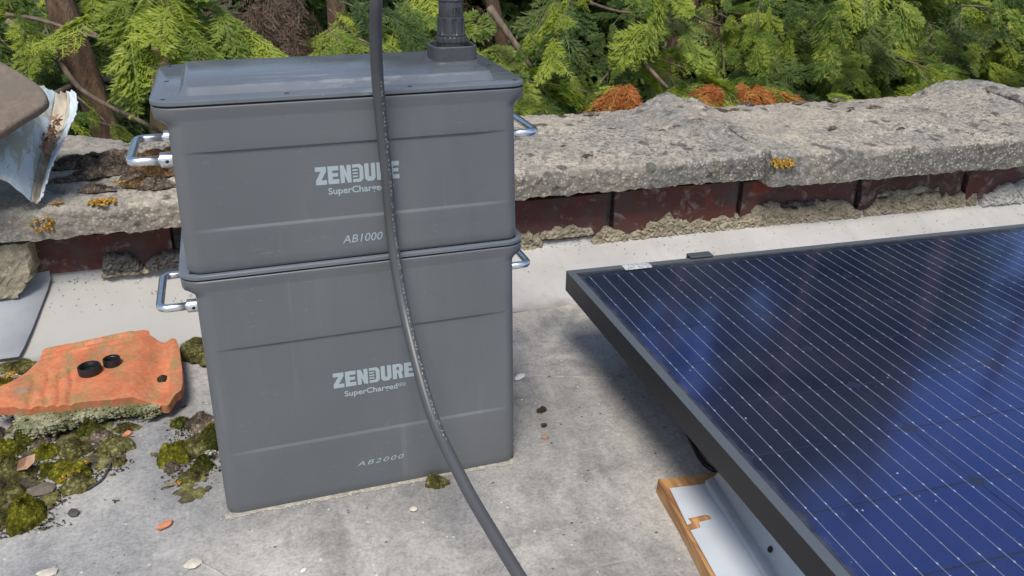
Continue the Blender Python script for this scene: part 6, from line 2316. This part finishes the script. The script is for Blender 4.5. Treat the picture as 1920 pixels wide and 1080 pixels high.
# seams of the roofing: a few shallow lapped creases
for (pa, pb, pc) in (((0.405, 0.196), (0.47, 0.170), (0.545, 0.142)), ((-0.02, -0.06), (0.02, -0.12), (0.05, -0.25))):
    cr_ = catmull([Vector((pa[0], pa[1], -0.0009)), Vector((pb[0], pb[1], -0.0004)), Vector((pc[0], pc[1], -0.0009))], 14)
    V, F = tube_vf(cr_, [0.0020] * len(cr_), 10, 0.1)
    o = mesh('roof_crease', V, F, MAT['roof'], roof, smooth=True)
V, F = [], []
for k_ in range(1500):
    u = rr.uniform(-0.78, 1.25); v_ = rr.uniform(-0.02, 0.048) if rr.random() < 0.35 else 0.048 - abs(rr.gauss(0, 0.006))
    left = max(0.0, min(1.0, (0.1 - u) / 0.9))
    zz = np.interp(v_, [q[0] for q in prof_f], [q[1] for q in prof_f]) * (1 + 0.36 * left)
    p = w(u, v_ + 0.006 * left, zz + 0.0006)
    crumb(p.x, p.y, p.z, rr.uniform(0.0005, 0.0022))
o = mesh('mortar_crumbs', V, F, MAT['mortar'])
tag(o, 'mortar crumbs and dirt fallen along the foot of the brick wall', 'crumbs', kind='stuff')
# narrow line of washed-up silt along the foot of the lower box
V, F = [], []
n_s = 170
for i in range(n_s + 1):
    t_ = i / n_s
    x = 0.006 + 0.336 * t_
    wv = 0.0012 + 0.0028 * (0.5 + 0.5 * math.sin(t_ * 41)) * random.uniform(0.5, 1.3) + 0.0022 * random.random()
    V += [(x, 0.0065, 0.0016), (x, 0.0035, 0.0014), (x + random.uniform(-.0005, .0005), 0.0030 - wv, 0.0002)]
F = []
for i in range(n_s):
    a = 3 * i
    F += [(a, a + 1, a + 4, a + 3), (a + 1, a + 2, a + 5, a + 4)]
o = mesh('silt_line', V, F, MAT['silt'], smooth=True)
tag(o, 'thin pale silt line along the front foot of the lower battery box', 'silt', kind='stuff')
# sparse grit over the bare roof
V, F = [], []
for k_ in range(420):
    x, y = rr.uniform(-0.3, 0.9), rr.uniform(-0.28, 0.40)
    if -0.01 < x < 0.36 and -0.005 < y < 0.21: continue
    crumb(x, y, 0.0003, rr.uniform(0.0004, 0.0011))
o = mesh('grit', V, F, MAT['chip_dark'])
tag(o, 'sparse dark grit over the bare grey roof', 'grit', kind='stuff')
V, F = [], []
for k_ in range(260):
    x, y = rr.uniform(-0.3, 0.9), rr.uniform(-0.28, 0.40)
    if -0.01 < x < 0.36 and -0.005 < y < 0.21: continue
    crumb(x, y, 0.0003, rr.uniform(0.0004, 0.0012))
# crumbs collected along the foot of the box
for k_ in range(200):
    crumb(rr.uniform(0.0, 0.35), 0.0015 - abs(rr.gauss(0, 0.003)), 0.0002, rr.uniform(0.0004, 0.0014))
o = mesh('grit', V, F, MAT['pebble'])
tag(o, 'sparse pale grit over the roof and along the foot of the lower box', 'grit', kind='stuff')
